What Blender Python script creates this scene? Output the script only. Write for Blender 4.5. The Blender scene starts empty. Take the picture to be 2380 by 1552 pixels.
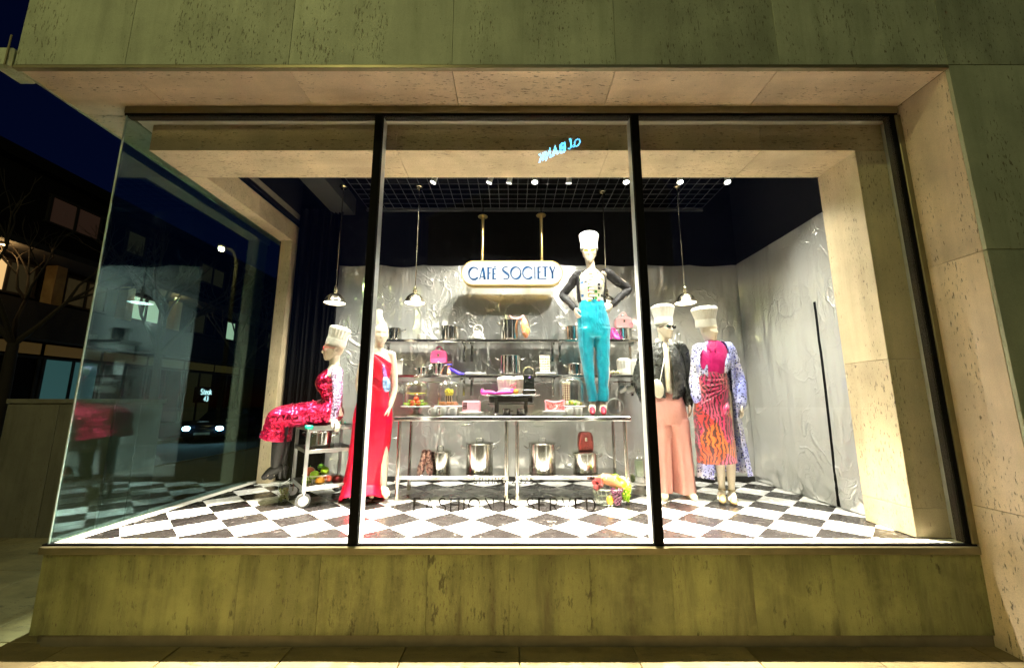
import bpy, bmesh, math, random
from mathutils import Vector, Matrix, noise
R = math.radians
random.seed(7)
C = bpy.context.scene.collection
sc = bpy.context.scene

# ------------------------------------------------------------------ camera
ZC = 1.67                       # eye height above the pavement
PITCH = R(9.65)
FPX = 918.0                     # focal length for a 2380 px wide picture
cam_d = bpy.data.cameras.new('camera')
cam = bpy.data.objects.new('camera', cam_d); C.objects.link(cam)
cam.location = (0, 0, ZC); cam.rotation_euler = (R(90) + PITCH, 0, 0)
cam_d.sensor_fit = 'HORIZONTAL'; cam_d.sensor_width = 36; cam_d.lens = 36 * FPX / 2380
cam_d.clip_start = 0.05; cam_d.clip_end = 500
sc.camera = cam

# ------------------------------------------------------------------ night sky, faint last sun
W = bpy.data.worlds.new('World'); sc.world = W; W.use_nodes = True
wn = W.node_tree
bg = wn.nodes['Background']
sky = wn.nodes.new('ShaderNodeTexSky'); sky.sky_type = 'NISHITA'; sky.sun_disc = False
SUN_EL, SUN_ROT = R(-1.0), R(200)
sky.sun_elevation = SUN_EL; sky.sun_rotation = SUN_ROT
sky.air_density = 1.0; sky.dust_density = 0.2; sky.ozone_density = 6.0
wn.links.new(sky.outputs[0], bg.inputs[0]); bg.inputs[1].default_value = 0.04
sun_d = bpy.data.lights.new('sun', 'SUN'); sun_d.energy = 0.004; sun_d.angle = R(10); sun_d.color = (1, .9, .8)
sun = bpy.data.objects.new('sun', sun_d); C.objects.link(sun)
sun.rotation_euler = (R(88), 0, R(-20)); sun.location = (0, -20, 20)

sc.view_settings.view_transform = 'Standard'
try: sc.view_settings.look = 'None'
except Exception: pass
sc.view_settings.exposure = 0.45; sc.view_settings.gamma = 1.0; sc.view_settings.use_curve_mapping = False
sc.render.engine = 'CYCLES'
cy = sc.cycles
cy.max_bounces = 10; cy.diffuse_bounces = 4; cy.glossy_bounces = 5; cy.transmission_bounces = 6; cy.transparent_max_bounces = 32
cy.caustics_reflective = False; cy.caustics_refractive = False
cy.sample_clamp_indirect = 25.0
cy.use_denoising = True
try: cy.denoiser = 'OPENIMAGEDENOISE'
except Exception: pass

# light levels: lamps in view, hidden beam spots, added floods and tall street lamp
P_FRONT, P_DOWN, P_BACK, P_PEND, P_STREET, P_FAR = 31, 1120, 50, 8, 930, 300

# ------------------------------------------------------------------ picture geometry -> place
ct, st = math.cos(PITCH), math.sin(PITCH)
def ray(px, py):
    u = (px - 1190) / FPX; v = (776 - py) / FPX
    return Vector((u, ct - v * st, st + v * ct))
def at(px, py, Y):
    d = ray(px, py); k = Y / d.y
    return Vector((d.x * k, Y, ZC + d.z * k))
def on(px, py, z):
    d = ray(px, py); k = (z - ZC) / d.z
    return Vector((d.x * k, d.y * k, z))

G = 3.05                         # glass plane
F = ZC - 1.006                   # shop floor height
ZT = ZC + .7958 * G              # head of the glass
ZS = ZC + 2.511                  # outer soffit
XL, XR = -3.32, 3.26             # glass corners
XJ = 3.34                        # outer right jamb
YF = 2.64                        # front of the stone surround
YB = 5.30                        # back wall
ZOP = ZC + 2.175                 # soffit of the inner stone portal
ZGRID = ZC + .5122 * 5.27

# ------------------------------------------------------------------ helpers
ORG = {}
def setp(o, label=None, cat=None, group=None, kind=None):
    if label: o['label'] = label
    if cat: o['category'] = cat
    if group: o['group'] = group
    if kind: o['kind'] = kind
    return o
def thing(name, label, cat, loc=(0, 0, 0), group=None):
    o = bpy.data.objects.new(name, None); C.objects.link(o)
    o.location = loc; o.empty_display_size = .1
    ORG[o] = Vector(loc)
    return setp(o, label, cat, group)
def root_of(o):
    while o.parent: o = o.parent
    return o
def link_mesh(name, me, m, parent=None, loc=None):
    o = bpy.data.objects.new(name, me); C.objects.link(o)
    if m is not None:
        me.materials.clear(); me.materials.append(m)
    if parent: o.parent = parent
    if loc is not None: o.location = loc
    return o
class MB:
    def __init__(s): s.v = []; s.f = []
    def add(s, vs, fs):
        k = len(s.v); s.v += [Vector(p) for p in vs]; s.f += [tuple(i + k for i in f) for f in fs]; return s
    def box(s, x0, x1, y0, y1, z0, z1, c=0.0, M=None):
        lo = (x0, y0, z0); hi = (x1, y1, z1)
        if c <= 0:
            vs = [(a, b, d) for a in (x0, x1) for b in (y0, y1) for d in (z0, z1)]
            fs = [(0, 1, 3, 2), (4, 6, 7, 5), (0, 4, 5, 1), (2, 3, 7, 6), (0, 2, 6, 4), (1, 5, 7, 3)]
        else:
            c = min(c, (x1 - x0) * .45, (y1 - y0) * .45, (z1 - z0) * .45)
            vs = []; idx = {}
            for i in (0, 1):
                for j in (0, 1):
                    for k in (0, 1):
                        p = [hi[0] if i else lo[0], hi[1] if j else lo[1], hi[2] if k else lo[2]]
                        for ax in range(3):
                            q = list(p)
                            for o in range(3):
                                if o != ax: q[o] += (-c if (i, j, k)[o] else c)
                            idx[(i, j, k, ax)] = len(vs); vs.append(q)
            fs = []
            for ax in range(3):
                o1, o2 = (ax + 1) % 3, (ax + 2) % 3
                for sd in (0, 1):
                    q = []
                    for a, b in ((0, 0), (1, 0), (1, 1), (0, 1)):
                        k = [0, 0, 0]; k[ax] = sd; k[o1] = a; k[o2] = b
                        q.append(idx[(*k, ax)])
                    fs.append(tuple(q if sd else q[::-1]))
            for ax in range(3):
                o1, o2 = (ax + 1) % 3, (ax + 2) % 3
                for a in (0, 1):
                    for b in (0, 1):
                        k0 = [0, 0, 0]; k0[o1] = a; k0[o2] = b; k1 = list(k0); k1[ax] = 1
                        q = [idx[(*k0, o1)], idx[(*k1, o1)], idx[(*k1, o2)], idx[(*k0, o2)]]
                        fs.append(tuple(q if (a ^ b) else q[::-1]))
            for i in (0, 1):
                for j in (0, 1):
                    for k in (0, 1):
                        q = [idx[(i, j, k, 0)], idx[(i, j, k, 1)], idx[(i, j, k, 2)]]
                        fs.append(tuple(q if (i + j + k) % 2 else q[::-1]))
        if M: vs = [M @ Vector(p) for p in vs]
        return s.add(vs, fs)
    def rings(s, rs, closed=True, caps=True):
        n = len(rs[0]); vs = [p for r in rs for p in r]; fs = []
        for i in range(len(rs) - 1):
            for j in range(n if closed else n - 1):
                a = i * n + j; b = i * n + (j + 1) % n
                fs.append((a, b, b + n, a + n))
        if caps and closed:
            fs.append(tuple(range(n))[::-1]); fs.append(tuple(range((len(rs) - 1) * n, len(rs) * n)))
        return s.add(vs, fs)
    def lathe(s, prof, c=(0, 0, 0), n=24, M=None, caps=True, mod=None):
        rs = []
        for r, z in prof:
            ring = []
            for k in range(n):
                a = 2 * math.pi * k / n; rr = r * (mod(a, z) if mod else 1)
                p = Vector((rr * math.cos(a), rr * math.sin(a), z))
                if M: p = M @ p
                ring.append(p + Vector(c))
            rs.append(ring)
        return s.rings(rs, True, caps)
    def tube(s, pts, r, n=8, caps=True):
        pts = [Vector(p) for p in pts]; m = len(pts)
        rad = r if isinstance(r, (list, tuple)) else [r] * m
        t0 = (pts[1] - pts[0]).normalized()
        up = Vector((0, 0, 1)) if abs(t0.z) < .9 else Vector((1, 0, 0))
        x = t0.cross(up).normalized(); rs = []
        for i in range(m):
            t = (pts[min(i + 1, m - 1)] - pts[max(i - 1, 0)]).normalized()
            x = (x - t * x.dot(t)).normalized(); y = t.cross(x)
            rs.append([pts[i] + (x * math.cos(2 * math.pi * k / n) + y * math.sin(2 * math.pi * k / n)) * rad[i] for k in range(n)])
        return s.rings(rs, True, caps)
    def limb(s, pts, rad, n=14, sub=5):
        """smooth tapered limb with round ends"""
        ks = [tuple(p) + (r,) for p, r in zip(pts, rad)]
        q = catm(ks, sub); P = [Vector(k[:3]) for k in q]; r = [k[3] for k in q]
        t0 = (P[0] - P[1]).normalized(); t1 = (P[-1] - P[-2]).normalized()
        P = [P[0] + t0 * r[0] * .8, P[0] + t0 * r[0] * .5] + P + [P[-1] + t1 * r[-1] * .5, P[-1] + t1 * r[-1] * .8]
        r = [r[0] * .35, r[0] * .8] + r + [r[-1] * .8, r[-1] * .35]
        return s.tube(P, r, n)
    def ball(s, c, r, n=14, m=8, M=None):
        r = r if isinstance(r, (tuple, list)) else (r, r, r); rs = []
        for i in range(m + 1):
            th = math.pi * min(max(i / m, .02), .98)
            ring = []
            for k in range(n):
                a = 2 * math.pi * k / n
                p = Vector((r[0] * math.sin(th) * math.cos(a), r[1] * math.sin(th) * math.sin(a), -r[2] * math.cos(th)))
                ring.append((M @ p if M else p) + Vector(c))
            rs.append(ring)
        return s.rings(rs)
    def ribbon(s, pts, w, M, t=.004):
        """flat stroke of varying width in local xy, extruded by t along local z, placed by M"""
        n = len(pts); ws = w if isinstance(w, (list, tuple)) else [w] * n; L = []; Rr = []
        for i in range(n):
            a = Vector(pts[max(i - 1, 0)]); b = Vector(pts[min(i + 1, n - 1)]); d = (b - a)
            d = d.normalized() if d.length > 0 else Vector((1, 0)); nn = Vector((-d.y, d.x)); k = 1.0
            if 0 < i < n - 1:
                d1 = (Vector(pts[i]) - a); d1 = d1.normalized() if d1.length > 0 else d
                k = 1 / max(.5, abs(nn.dot(Vector((-d1.y, d1.x)))))
            L.append(Vector(pts[i]) + nn * ws[i] * .5 * k); Rr.append(Vector(pts[i]) - nn * ws[i] * .5 * k)
        rs = [[M @ Vector((*L[i], 0)), M @ Vector((*Rr[i], 0)), M @ Vector((*Rr[i], t)), M @ Vector((*L[i], t))] for i in range(n)]
        return s.rings(rs)
    def mesh(s, name, smooth=True, org=Vector((0, 0, 0)), ang=40):
        me = bpy.data.meshes.new(name)
        me.from_pydata([tuple(p - org) for p in s.v], [], s.f)
        bm = bmesh.new(); bm.from_mesh(me); bmesh.ops.recalc_face_normals(bm, faces=bm.faces)
        if smooth:
            ca = math.cos(R(ang))
            for f in bm.faces: f.smooth = True
            for e in bm.edges:
                if len(e.link_faces) == 2 and e.link_faces[0].normal.dot(e.link_faces[1].normal) < ca: e.smooth = False
        bm.to_mesh(me); bm.free(); me.update()
        return me
    def build(s, name, m, parent=None, smooth=True, ang=40):
        org = ORG.get(root_of(parent), Vector((0, 0, 0))) if parent else Vector((0, 0, 0))
        return link_mesh(name, s.mesh(name, smooth, org, ang), m, parent)
    def solo(s, name, m, label, cat, loc, group=None, smooth=True):
        """a thing that is one mesh, its origin at loc"""
        o = link_mesh(name, s.mesh(name, smooth, Vector(loc)), m); o.location = loc
        ORG[o] = Vector(loc)
        return setp(o, label, cat, group)
def catm(ks, sub):
    out = []; n = len(ks)
    for i in range(n - 1):
        p0, p1, p2, p3 = ks[max(i - 1, 0)], ks[i], ks[i + 1], ks[min(i + 2, n - 1)]
        for q in range(sub):
            t = q / sub; t2 = t * t; t3 = t2 * t
            out.append(tuple(.5 * (2 * b + (c - a) * t + (2 * a - 5 * b + 4 * c - d) * t2 + (3 * b - a - 3 * c + d) * t3) for a, b, c, d in zip(p0, p1, p2, p3)))
    out.append(tuple(ks[-1])); return out
def copy_tree(o, parent=None):
    c = o.copy(); C.objects.link(c)
    if parent: c.parent = parent
    for ch in list(o.children): copy_tree(ch, c)
    return c
def remesh(mb, vox, smooth=3, name='body'):
    me = mb.mesh(name); o = bpy.data.objects.new('temporary', me); C.objects.link(o)
    r = o.modifiers.new('r', 'REMESH'); r.mode = 'VOXEL'; r.voxel_size = vox
    if smooth:
        s = o.modifiers.new('s', 'SMOOTH'); s.factor = .5; s.iterations = smooth
    dg = bpy.context.evaluated_depsgraph_get(); dg.update()
    out = bpy.data.meshes.new_from_object(o.evaluated_get(dg)); out.name = name
    bpy.data.objects.remove(o); bpy.data.meshes.remove(me)
    out.polygons.foreach_set('use_smooth', [True] * len(out.polygons)); out.update()
    return out
def frame(o, x, y, z):
    M = Matrix.Identity(4)
    for i, a in enumerate((x, y, z, o)):
        a = Vector(a)
        for j in range(3): M[j][i] = a[j]
    return M

# ------------------------------------------------------------------ materials
class N:
    def __init__(s, name):
        s.m = bpy.data.materials.new(name); s.m.use_nodes = True; s.t = s.m.node_tree
        s.b = s.t.nodes['Principled BSDF']; s.out = s.t.nodes['Material Output']
    def n(s, typ, **k):
        x = s.t.nodes.new('ShaderNode' + typ)
        for a, b in k.items(): setattr(x, a, b)
        return x
    def l(s, a, b): s.t.links.new(a, b)
    def coord(s, scale=(1, 1, 1), rnd=False, rot=(0, 0, 0)):
        tc = s.n('TexCoord'); mp = s.n('Mapping'); mp.inputs['Scale'].default_value = scale; mp.inputs['Rotation'].default_value = rot
        s.l(tc.outputs['Object'], mp.inputs[0])
        if rnd:
            oi = s.n('ObjectInfo'); mu = s.n('VectorMath', operation='MULTIPLY_ADD')
            cx = s.n('CombineXYZ')
            for i in range(3): s.l(oi.outputs['Random'], cx.inputs[i])
            mu.inputs[1].default_value = (37, 53, 71); s.l(cx.outputs[0], mu.inputs[0]); s.l(mp.outputs[0], mu.inputs[2])
            return mu.outputs[0]
        return mp.outputs[0]
    def noise(s, co, scale, detail=4, rough=.55, dist=0):
        x = s.n('TexNoise'); x.inputs['Scale'].default_value = scale; x.inputs['Detail'].default_value = detail
        x.inputs['Roughness'].default_value = rough; x.inputs['Distortion'].default_value = dist
        s.l(co, x.inputs['Vector']); return x.outputs[0]
    def ramp(s, f, stops, const=False):
        x = s.n('ValToRGB'); e = x.color_ramp.elements
        if const: x.color_ramp.interpolation = 'CONSTANT'
        while len(e) < len(stops): e.new(.5)
        for q, (p, c) in zip(e, stops):
            q.position = p; q.color = (c, c, c, 1) if isinstance(c, (int, float)) else (*c, 1)
        s.l(f, x.inputs[0]); return x.outputs[0]
    def mix(s, f, a, b, mode='MIX'):
        x = s.n('Mix', data_type='RGBA', blend_type=mode)
        for i, v in ((0, f), (6, a), (7, b)):
            if isinstance(v, (int, float)): x.inputs[i].default_value = v
            elif isinstance(v, tuple): x.inputs[i].default_value = (*v, 1)
            else: s.l(v, x.inputs[i])
        return x.outputs[2]
    def math(s, op, a, b=0.0):
        x = s.n('Math', operation=op)
        for i, v in ((0, a), (1, b)):
            if isinstance(v, (int, float)): x.inputs[i].default_value = v
            else: s.l(v, x.inputs[i])
        return x.outputs[0]
    def bump(s, h, st=.3, d=.01):
        x = s.n('Bump'); x.inputs['Strength'].default_value = st; x.inputs['Distance'].default_value = d
        s.l(h, x.inputs['Height']); s.l(x.outputs[0], s.b.inputs['Normal']); return x
    def set(s, **k):
        for a, v in k.items():
            i = s.b.inputs[{'col': 'Base Color', 'rough': 'Roughness', 'metal': 'Metallic', 'spec': 'Specular IOR Level', 'sheen': 'Sheen Weight', 'coat': 'Coat Weight'}.get(a, a)]
            if hasattr(v, 'links') or hasattr(v, 'is_output'): s.l(v, i)
            elif isinstance(v, tuple): i.default_value = (*v, 1) if len(v) == 3 else v
            else: i.default_value = v
        return s
def simple(name, col, rough=.5, metal=0.0, var=0.12, vs=8, bs=0.0, bscale=40, **k):
    q = N(name); co = q.coord(rnd=True)
    f = q.noise(co, vs, 3)
    a = tuple(max(0, c * (1 - var)) for c in col); b = tuple(min(1, c * (1 + var)) for c in col)
    q.set(col=q.ramp(f, [(.3, a), (.7, b)]), rough=rough, metal=metal, **k)
    if bs: q.bump(q.noise(co, bscale, 4), bs, .004)
    return q.m
def emit(name, col, s):
    q = N(name); q.set(col=(.02, .02, .02), rough=.6)
    q.b.inputs['Emission Color'].default_value = (*col, 1); q.b.inputs['Emission Strength'].default_value = s
    return q.m
def travertine(name, grain='z', dark=.0, base=((.42, .45, .33), (.33, .36, .25)), stain=0.0):
    q = N(name); sc_ = {'z': (9, 9, .9), 'x': (.9, 9, 9), 'y': (9, .9, 9)}[grain]
    co = q.coord(sc_, True); iso = q.coord((1, 1, 1), True)
    band = q.noise(co, .8, 5, .6, .6)
    col = q.ramp(band, [(.3, base[1]), (.5, base[0]), (.72, tuple(min(1, c * 1.12) for c in base[0]))])
    cloud = q.ramp(q.noise(iso, 2.2, 4), [(.35, .78), (.65, 1.05)])
    col = q.mix(1.0, col, cloud, 'MULTIPLY')
    sc2 = {'z': (85, 85, 20), 'x': (20, 85, 85), 'y': (85, 20, 85)}[grain]
    pits_n = q.noise(q.coord(sc2, True), 1.0, 6, .62)
    where = q.ramp(q.noise(co, .45, 2), [(.48, -.02), (.66, .12)])
    pit = q.ramp(q.math('SUBTRACT', pits_n, q.math('SUBTRACT', .375, where)), [(.0, 1.0), (.035, 0.0)])
    col = q.mix(q.math('MULTIPLY', pit, .78), col, (.10, .075, .045))
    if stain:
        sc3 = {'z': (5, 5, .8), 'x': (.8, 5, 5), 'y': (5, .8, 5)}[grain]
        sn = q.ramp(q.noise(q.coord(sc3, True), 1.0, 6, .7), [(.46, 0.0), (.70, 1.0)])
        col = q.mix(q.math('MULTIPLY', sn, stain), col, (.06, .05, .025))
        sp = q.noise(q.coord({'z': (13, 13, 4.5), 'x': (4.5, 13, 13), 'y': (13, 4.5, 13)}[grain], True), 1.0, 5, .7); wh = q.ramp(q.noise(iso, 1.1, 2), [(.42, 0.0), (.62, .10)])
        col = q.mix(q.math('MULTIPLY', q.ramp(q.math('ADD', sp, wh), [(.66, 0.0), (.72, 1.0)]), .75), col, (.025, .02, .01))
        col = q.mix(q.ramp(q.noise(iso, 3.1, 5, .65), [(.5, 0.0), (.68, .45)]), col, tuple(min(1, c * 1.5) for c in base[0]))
    oi = q.n('ObjectInfo'); col = q.mix(1.0, col, q.ramp(oi.outputs['Random'], [(0, .84), (.5, .97), (1, 1.08)]), 'MULTIPLY')
    col = q.mix(1.0, col, q.ramp(q.noise(q.coord((1, 1, 1), True), 160, 2), [(.3, .86), (.7, 1.06)]), 'MULTIPLY')
    q.set(col=col, rough=.62)
    h = q.math('SUBTRACT', q.math('MULTIPLY', band, .25), pit)
    q.bump(h, .55, .004)
    return q.m
def glass_mat(name, tint=(.97, .99, .98), ior=1.5, rough=0.0, bump=0.0, pw=5.0, gcol=(1, 1, 1)):
    q = N(name); q.t.nodes.remove(q.b)
    tr = q.n('BsdfTransparent'); tr.inputs[0].default_value = (*tint, 1)
    gl = q.n('BsdfGlossy'); gl.inputs['Roughness'].default_value = rough; gl.inputs[0].default_value = (*gcol, 1)
    fr = q.n('Fresnel'); fr.inputs[0].default_value = ior
    # a fresnel that reads the same from both faces of the sheet
    geo = q.n('NewGeometry')
    lw = q.n('LayerWeight'); lw.inputs[0].default_value = .5
    # Schlick from facing: f0 + (1-f0) * (facing)^5
    f0 = ((ior - 1) / (ior + 1)) ** 2
    p5 = q.math('POWER', lw.outputs['Facing'], pw)
    fac = q.math('ADD', q.math('MULTIPLY', p5, 1 - f0), f0)
    q.t.nodes.remove(fr); q.t.nodes.remove(geo)
    mx = q.n('MixShader'); q.l(fac, mx.inputs[0]); q.l(tr.outputs[0], mx.inputs[1]); q.l(gl.outputs[0], mx.inputs[2])
    if bump:
        bp = q.n('Bump'); bp.inputs['Strength'].default_value = bump; bp.inputs['Distance'].default_value = .01
        q.l(q.noise(q.coord(), 1.3, 2), bp.inputs['Height']); q.l(bp.outputs[0], gl.inputs['Normal'])
    q.l(mx.outputs[0], q.out.inputs[0])
    return q.m
def marble(name, base, vein, flecks=False):
    q = N(name); co = q.coord((1, 1, 1), True)
    n1 = q.noise(co, 5, 7, .62, 1.6)
    if flecks:
        v = q.ramp(n1, [(.60, 0.0), (.66, 1.0)]); f2 = q.ramp(q.noise(co, 26, 4), [(.52, 0.0), (.62, 1.0)])
        fac = q.math('MULTIPLY', v, f2)
    else:
        fac = q.ramp(n1, [(.47, 0.0), (.5, .8), (.53, 0.0)])
        fac = q.math('MULTIPLY', fac, q.ramp(q.noise(co, 3.5, 3), [(.4, 0.0), (.7, 1.0)]))
    cl = q.ramp(q.noise(co, 2.5, 3), [(.3, tuple(c * .86 for c in base)), (.7, base)])
    q.set(col=q.mix(fac, cl, vein), rough=q.ramp(q.noise(co, 9, 4), [(.3, .16), (.7, .34)]))
    return q.m
def sequin(name, col, col2, scale=150):
    q = N(name); co = q.coord((1, 1, 1)); v = q.n('TexVoronoi'); v.inputs['Scale'].default_value = scale; q.l(co, v.inputs['Vector'])
    geo = q.n('NewGeometry'); sub = q.n('VectorMath', operation='SUBTRACT'); sub.inputs[1].default_value = (.5, .5, .5)
    q.l(v.outputs['Color'], sub.inputs[0])
    ma = q.n('VectorMath', operation='MULTIPLY_ADD'); ma.inputs[1].default_value = (1.1, 1.1, 1.1); q.l(sub.outputs[0], ma.inputs[0]); q.l(geo.outputs['Normal'], ma.inputs[2])
    nm = q.n('VectorMath', operation='NORMALIZE'); q.l(ma.outputs[0], nm.inputs[0]); q.l(nm.outputs[0], q.b.inputs['Normal'])
    sx = q.n('SeparateColor'); q.l(v.outputs['Color'], sx.inputs[0])
    q.set(col=q.ramp(sx.outputs[0], [(.2, col), (.8, col2)]), rough=.26, metal=.75, spec=.8)
    return q.m
def cloth(name, col, rough=.7, sheen=.2, bs=.35, bscale=(9, 9, 3), col2=None, metal=0, **k):
    q = N(name); co = q.coord(bscale)
    f = q.noise(co, 1.0, 5, .6, 1.0)
    c2 = col2 or tuple(c * .8 for c in col)
    q.set(col=q.ramp(f, [(.3, c2), (.65, col)]), rough=rough, sheen=sheen, metal=metal, **k)
    q.bump(f, bs, .03)
    return q.m

m_stone_v = travertine('travertine_vertical_grain', 'z')
m_stone_j = travertine('travertine_jamb_lit', 'z', base=((.80, .65, .50), (.70, .56, .42)))  # facade stone made lighter; spill from the window put into its colour
m_stone_h = travertine('travertine_horizontal_grain_lit', 'x', base=((.82, .66, .50), (.73, .57, .42)))  # soffit copy of the stone, bounced light put into its colour
m_stone_base = travertine('travertine_weathered_dimmed_base', 'z', stain=.85, base=((.235, .245, .10), (.175, .185, .065)))  # stains are its own; ground tone also darkened, shade put into colour
m_stone_in = travertine('travertine_inside', 'x', base=((.70, .55, .34), (.63, .49, .30)))  # portal stone, this and the next, lightened in colour for floor bounce
m_stone_inv = travertine('travertine_inside_vertical', 'z', base=((.66, .54, .34), (.58, .47, .29)))
m_grout = simple('dark_joint', (.17, .145, .10), .9)
m_pave = travertine('pavement_stone', 'x', base=((.215, .165, .075), (.17, .125, .055)), stain=.35)
m_asphalt = simple('asphalt', (.05, .05, .05), .9, vs=30, bs=.4, bscale=120)
m_bronze = simple('bronze_frame_metal', (.22, .19, .11), .45, .5)
m_black = simple('black_gasket', (.004, .004, .004), .9, spec=.1)
m_alu = simple('pale_aluminium', (.55, .57, .58), .35, .3)
m_glass = glass_mat('window_glass', (.965, .985, .975), 1.5)
m_glass_s = glass_mat('side_window_glass', (.74, .89, .87), 1.8, gcol=(.62, .92, 1.0))
m_clear = glass_mat('clear_glass', (.96, .975, .97), 1.75, .03, 0, 1.45)
m_blackroom = simple('black_paint', (.0035, .0036, .005), .85, spec=.15)
m_curtain = simple('black_curtain', (.003, .0028, .003), .9, spec=.1)
m_steel = None
def steel():
    q = N('brushed_steel'); co = q.coord((1, 1, 60))
    f = q.noise(co, 3, 3)
    q.set(col=(.62, .61, .58), metal=1.0, rough=q.ramp(f, [(.3, .13), (.7, .20)])); return q.m
m_steel = steel()
m_brass = simple('brushed_brass', (.72, .52, .20), .3, 1.0, var=.05)
m_nickel = simple('satin_nickel', (.62, .56, .42), .22, 1.0, var=.05)
m_white = simple('white_ceramic', (.82, .81, .78), .25, var=.03)
m_hat = cloth('white_hat_cotton', (.74, .72, .65), .85, .1, .15, (30, 30, 30), (.66, .64, .57))
m_skin = simple('cream_mannequin_gloss', (.66, .57, .45), .32, var=.03, vs=2)
# ================================================================== ground, road, pavement
pv = MB().box(-9.3, 14, -40, 40, -.5, -.012).build('pavement', m_grout, smooth=False); setp(pv, kind='structure')
slab_mesh = MB().box(-.387, .387, -.596, .596, -.011, .002, .003).mesh('pavement_slab', False)
nx = 0
for j in range(5):
    for i in range(-12, 7):
        o = link_mesh('pavement_slab', slab_mesh, m_pave, pv)
        o.location = (i * .78 + .05 + .39 , .71 + .6 + j * 1.2 - .01, random.uniform(-.0012, .0012))
rd = MB().box(-15.0, -9.42, -60, 120, -.6, -.12).build('road', m_asphalt, smooth=False); setp(rd, kind='structure')
kb = MB().box(-9.42, -9.3, -40, 60, -.5, .004, .01).build('kerb', m_pave, smooth=False); setp(kb, kind='structure')
fp = MB().box(-120, -15.0, -60, 120, -.5, .0).build('far_pavement', m_pave, smooth=False); setp(fp, kind='structure')
rd2 = MB().box(-120, 120, -120, -60.02, -.7, -.2).build('ground', m_asphalt, smooth=False); setp(rd2, kind='structure')
rd3 = MB().box(14.02, 120, -60, 120, -.7, -.02).build('ground', m_asphalt, smooth=False); setp(rd3, kind='structure')

# ================================================================== the shop building
bld = thing('shop_building', 'travertine clad shop building with large corner display window', 'building', (0, G, 0))
def panel(mat, x0, x1, y0, y1, z0, z1, name='stone_panel', c=.0012):
    return MB().box(x0, x1, y0, y1, z0, z1, c).build(name, mat, bld, False)
g = .0012
XO = -3.82
edges = [XO, -2.97, -1.715, -.46, .798, 2.053, XJ]
# backing behind the joints
MB().box(XO + .02, XJ + 4, YF + .02, YF + .2, ZS + .02, 7).build('wall_core', m_grout, bld, False)
MB().box(XJ + .02, XJ + 4, YF + .021, 9, .0, ZS + .019).build('wall_core', m_grout, bld, False)
MB().box(XO + .021, XO + .2, YF + .2, 9, ZS + .021, 7).build('wall_core', m_grout, bld, False)
MB().box(XO + .03, XJ + .01, YF + .201, G + .2, ZS + .022, ZS + .1).build('wall_core', m_grout, bld, False)
MB().box(XO + .2, XL + .3, G + .2, 9, ZS + .023, ZS + .1).build('wall_core', m_grout, bld, False)
MB().box(XO, XJ + 4, YF + .2, 9, 6.9, 7.0).build('roof', m_grout, bld, False)
# front face above the window
for a, b in zip(edges[:-1], edges[1:]):
    panel(m_stone_v, a + g, b - g, YF, YF + .025, ZS + .032, 5.6)
    panel(m_stone_v, a + g, b - g, YF, YF + .025, 5.608, 7)
MB().box(XO, XJ, YF - .006, YF + .03, ZS - .002, ZS + .026, .002).build('drip_edge', m_bronze, bld, False)
# right-hand wall face, three courses
for a, b in ((XJ + .002, XJ + 1.25), (XJ + 1.258, XJ + 2.6), (XJ + 2.608, XJ + 4)):
    for z0, z1 in ((.0, 1.02), (1.026, 2.72), (2.726, ZS + .026), (ZS + .032, 5.6), (5.608, 7)):
        panel(m_stone_v, a, b, YF, YF + .025, z0, z1)
# right jamb, three stones, mitred against the soffit
jz = [.0, .93, 2.72, ZS]
for k, (z0, z1) in enumerate(zip(jz[:-1], jz[1:])):
    panel(m_stone_j, XJ, XJ + .03, YF + .026, G + .1, z0 + (.003 if k else 0), z1 - g)
# outer soffit stones, front and left side
for a, b in zip(edges[:-1], edges[1:]):
    panel(m_stone_h, a + g + (.0 if a > XO else .03), b - g - .0025, YF + .031, G + .1, ZS, ZS + .03)
for k, (y0, y1) in enumerate(((G + .108, 4.1), (4.108, 5.3), (5.308, 6.5), (6.508, 7.7))):
    panel(m_stone_h, XO + .03, XL + .08, y0, y1, ZS, ZS + .03)
for y0, y1 in ((YF + .026, 3.9), (3.908, 5.2), (5.208, 6.5), (6.508, 8.5)):
    panel(m_stone_v, XO, XO + .02, y0, y1, ZS + .002, 5.6)
    panel(m_stone_v, XO, XO + .02, y0, y1, 5.608, 7)
# small bracket block at the left corner
cb = MB().box(XO - .13, XO - .002, YF - .03, YF + .16, ZS - .012, ZS + .17, .02)
cb.build('corner_block', m_stone_v, bld, False)
MB().box(XO - .03, XO - .018, YF - .036, YF - .031, ZS, ZS + .26).box(XO - .2, XO - .06, YF + .02, YF + .04, ZS + .13, ZS + .145).build('corner_bracket', m_bronze, bld, False)

# base below the window: tall plinth stones above a dark strip standing in for their shadow
base_x = [-3.34, -1.93, -1.36, -.60, -.02, .55, 1.13, 1.70, 2.27, 2.84, XJ - .001]
ZB0, ZB1 = .076, .598
MB().box(-3.32, XJ - .004, G + .03, G + .3, 0, ZB1).build('plinth_core', m_grout, bld, False)
MB().box(-3.31, -3.05, G + .3, 5.6, 0, ZB1).build('plinth_core', m_grout, bld, False)
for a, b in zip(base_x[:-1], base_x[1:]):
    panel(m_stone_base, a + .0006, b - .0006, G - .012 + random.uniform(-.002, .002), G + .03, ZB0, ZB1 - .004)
MB().box(-3.26, XJ - .005, G + .0, G + .028, .0, ZB0).build('base_shadow_strip', m_grout, bld, False)
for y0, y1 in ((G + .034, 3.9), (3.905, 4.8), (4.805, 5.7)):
    panel(m_stone_base, -3.345, -3.312, y0, y1, ZB0, ZB1 - .004)
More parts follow.
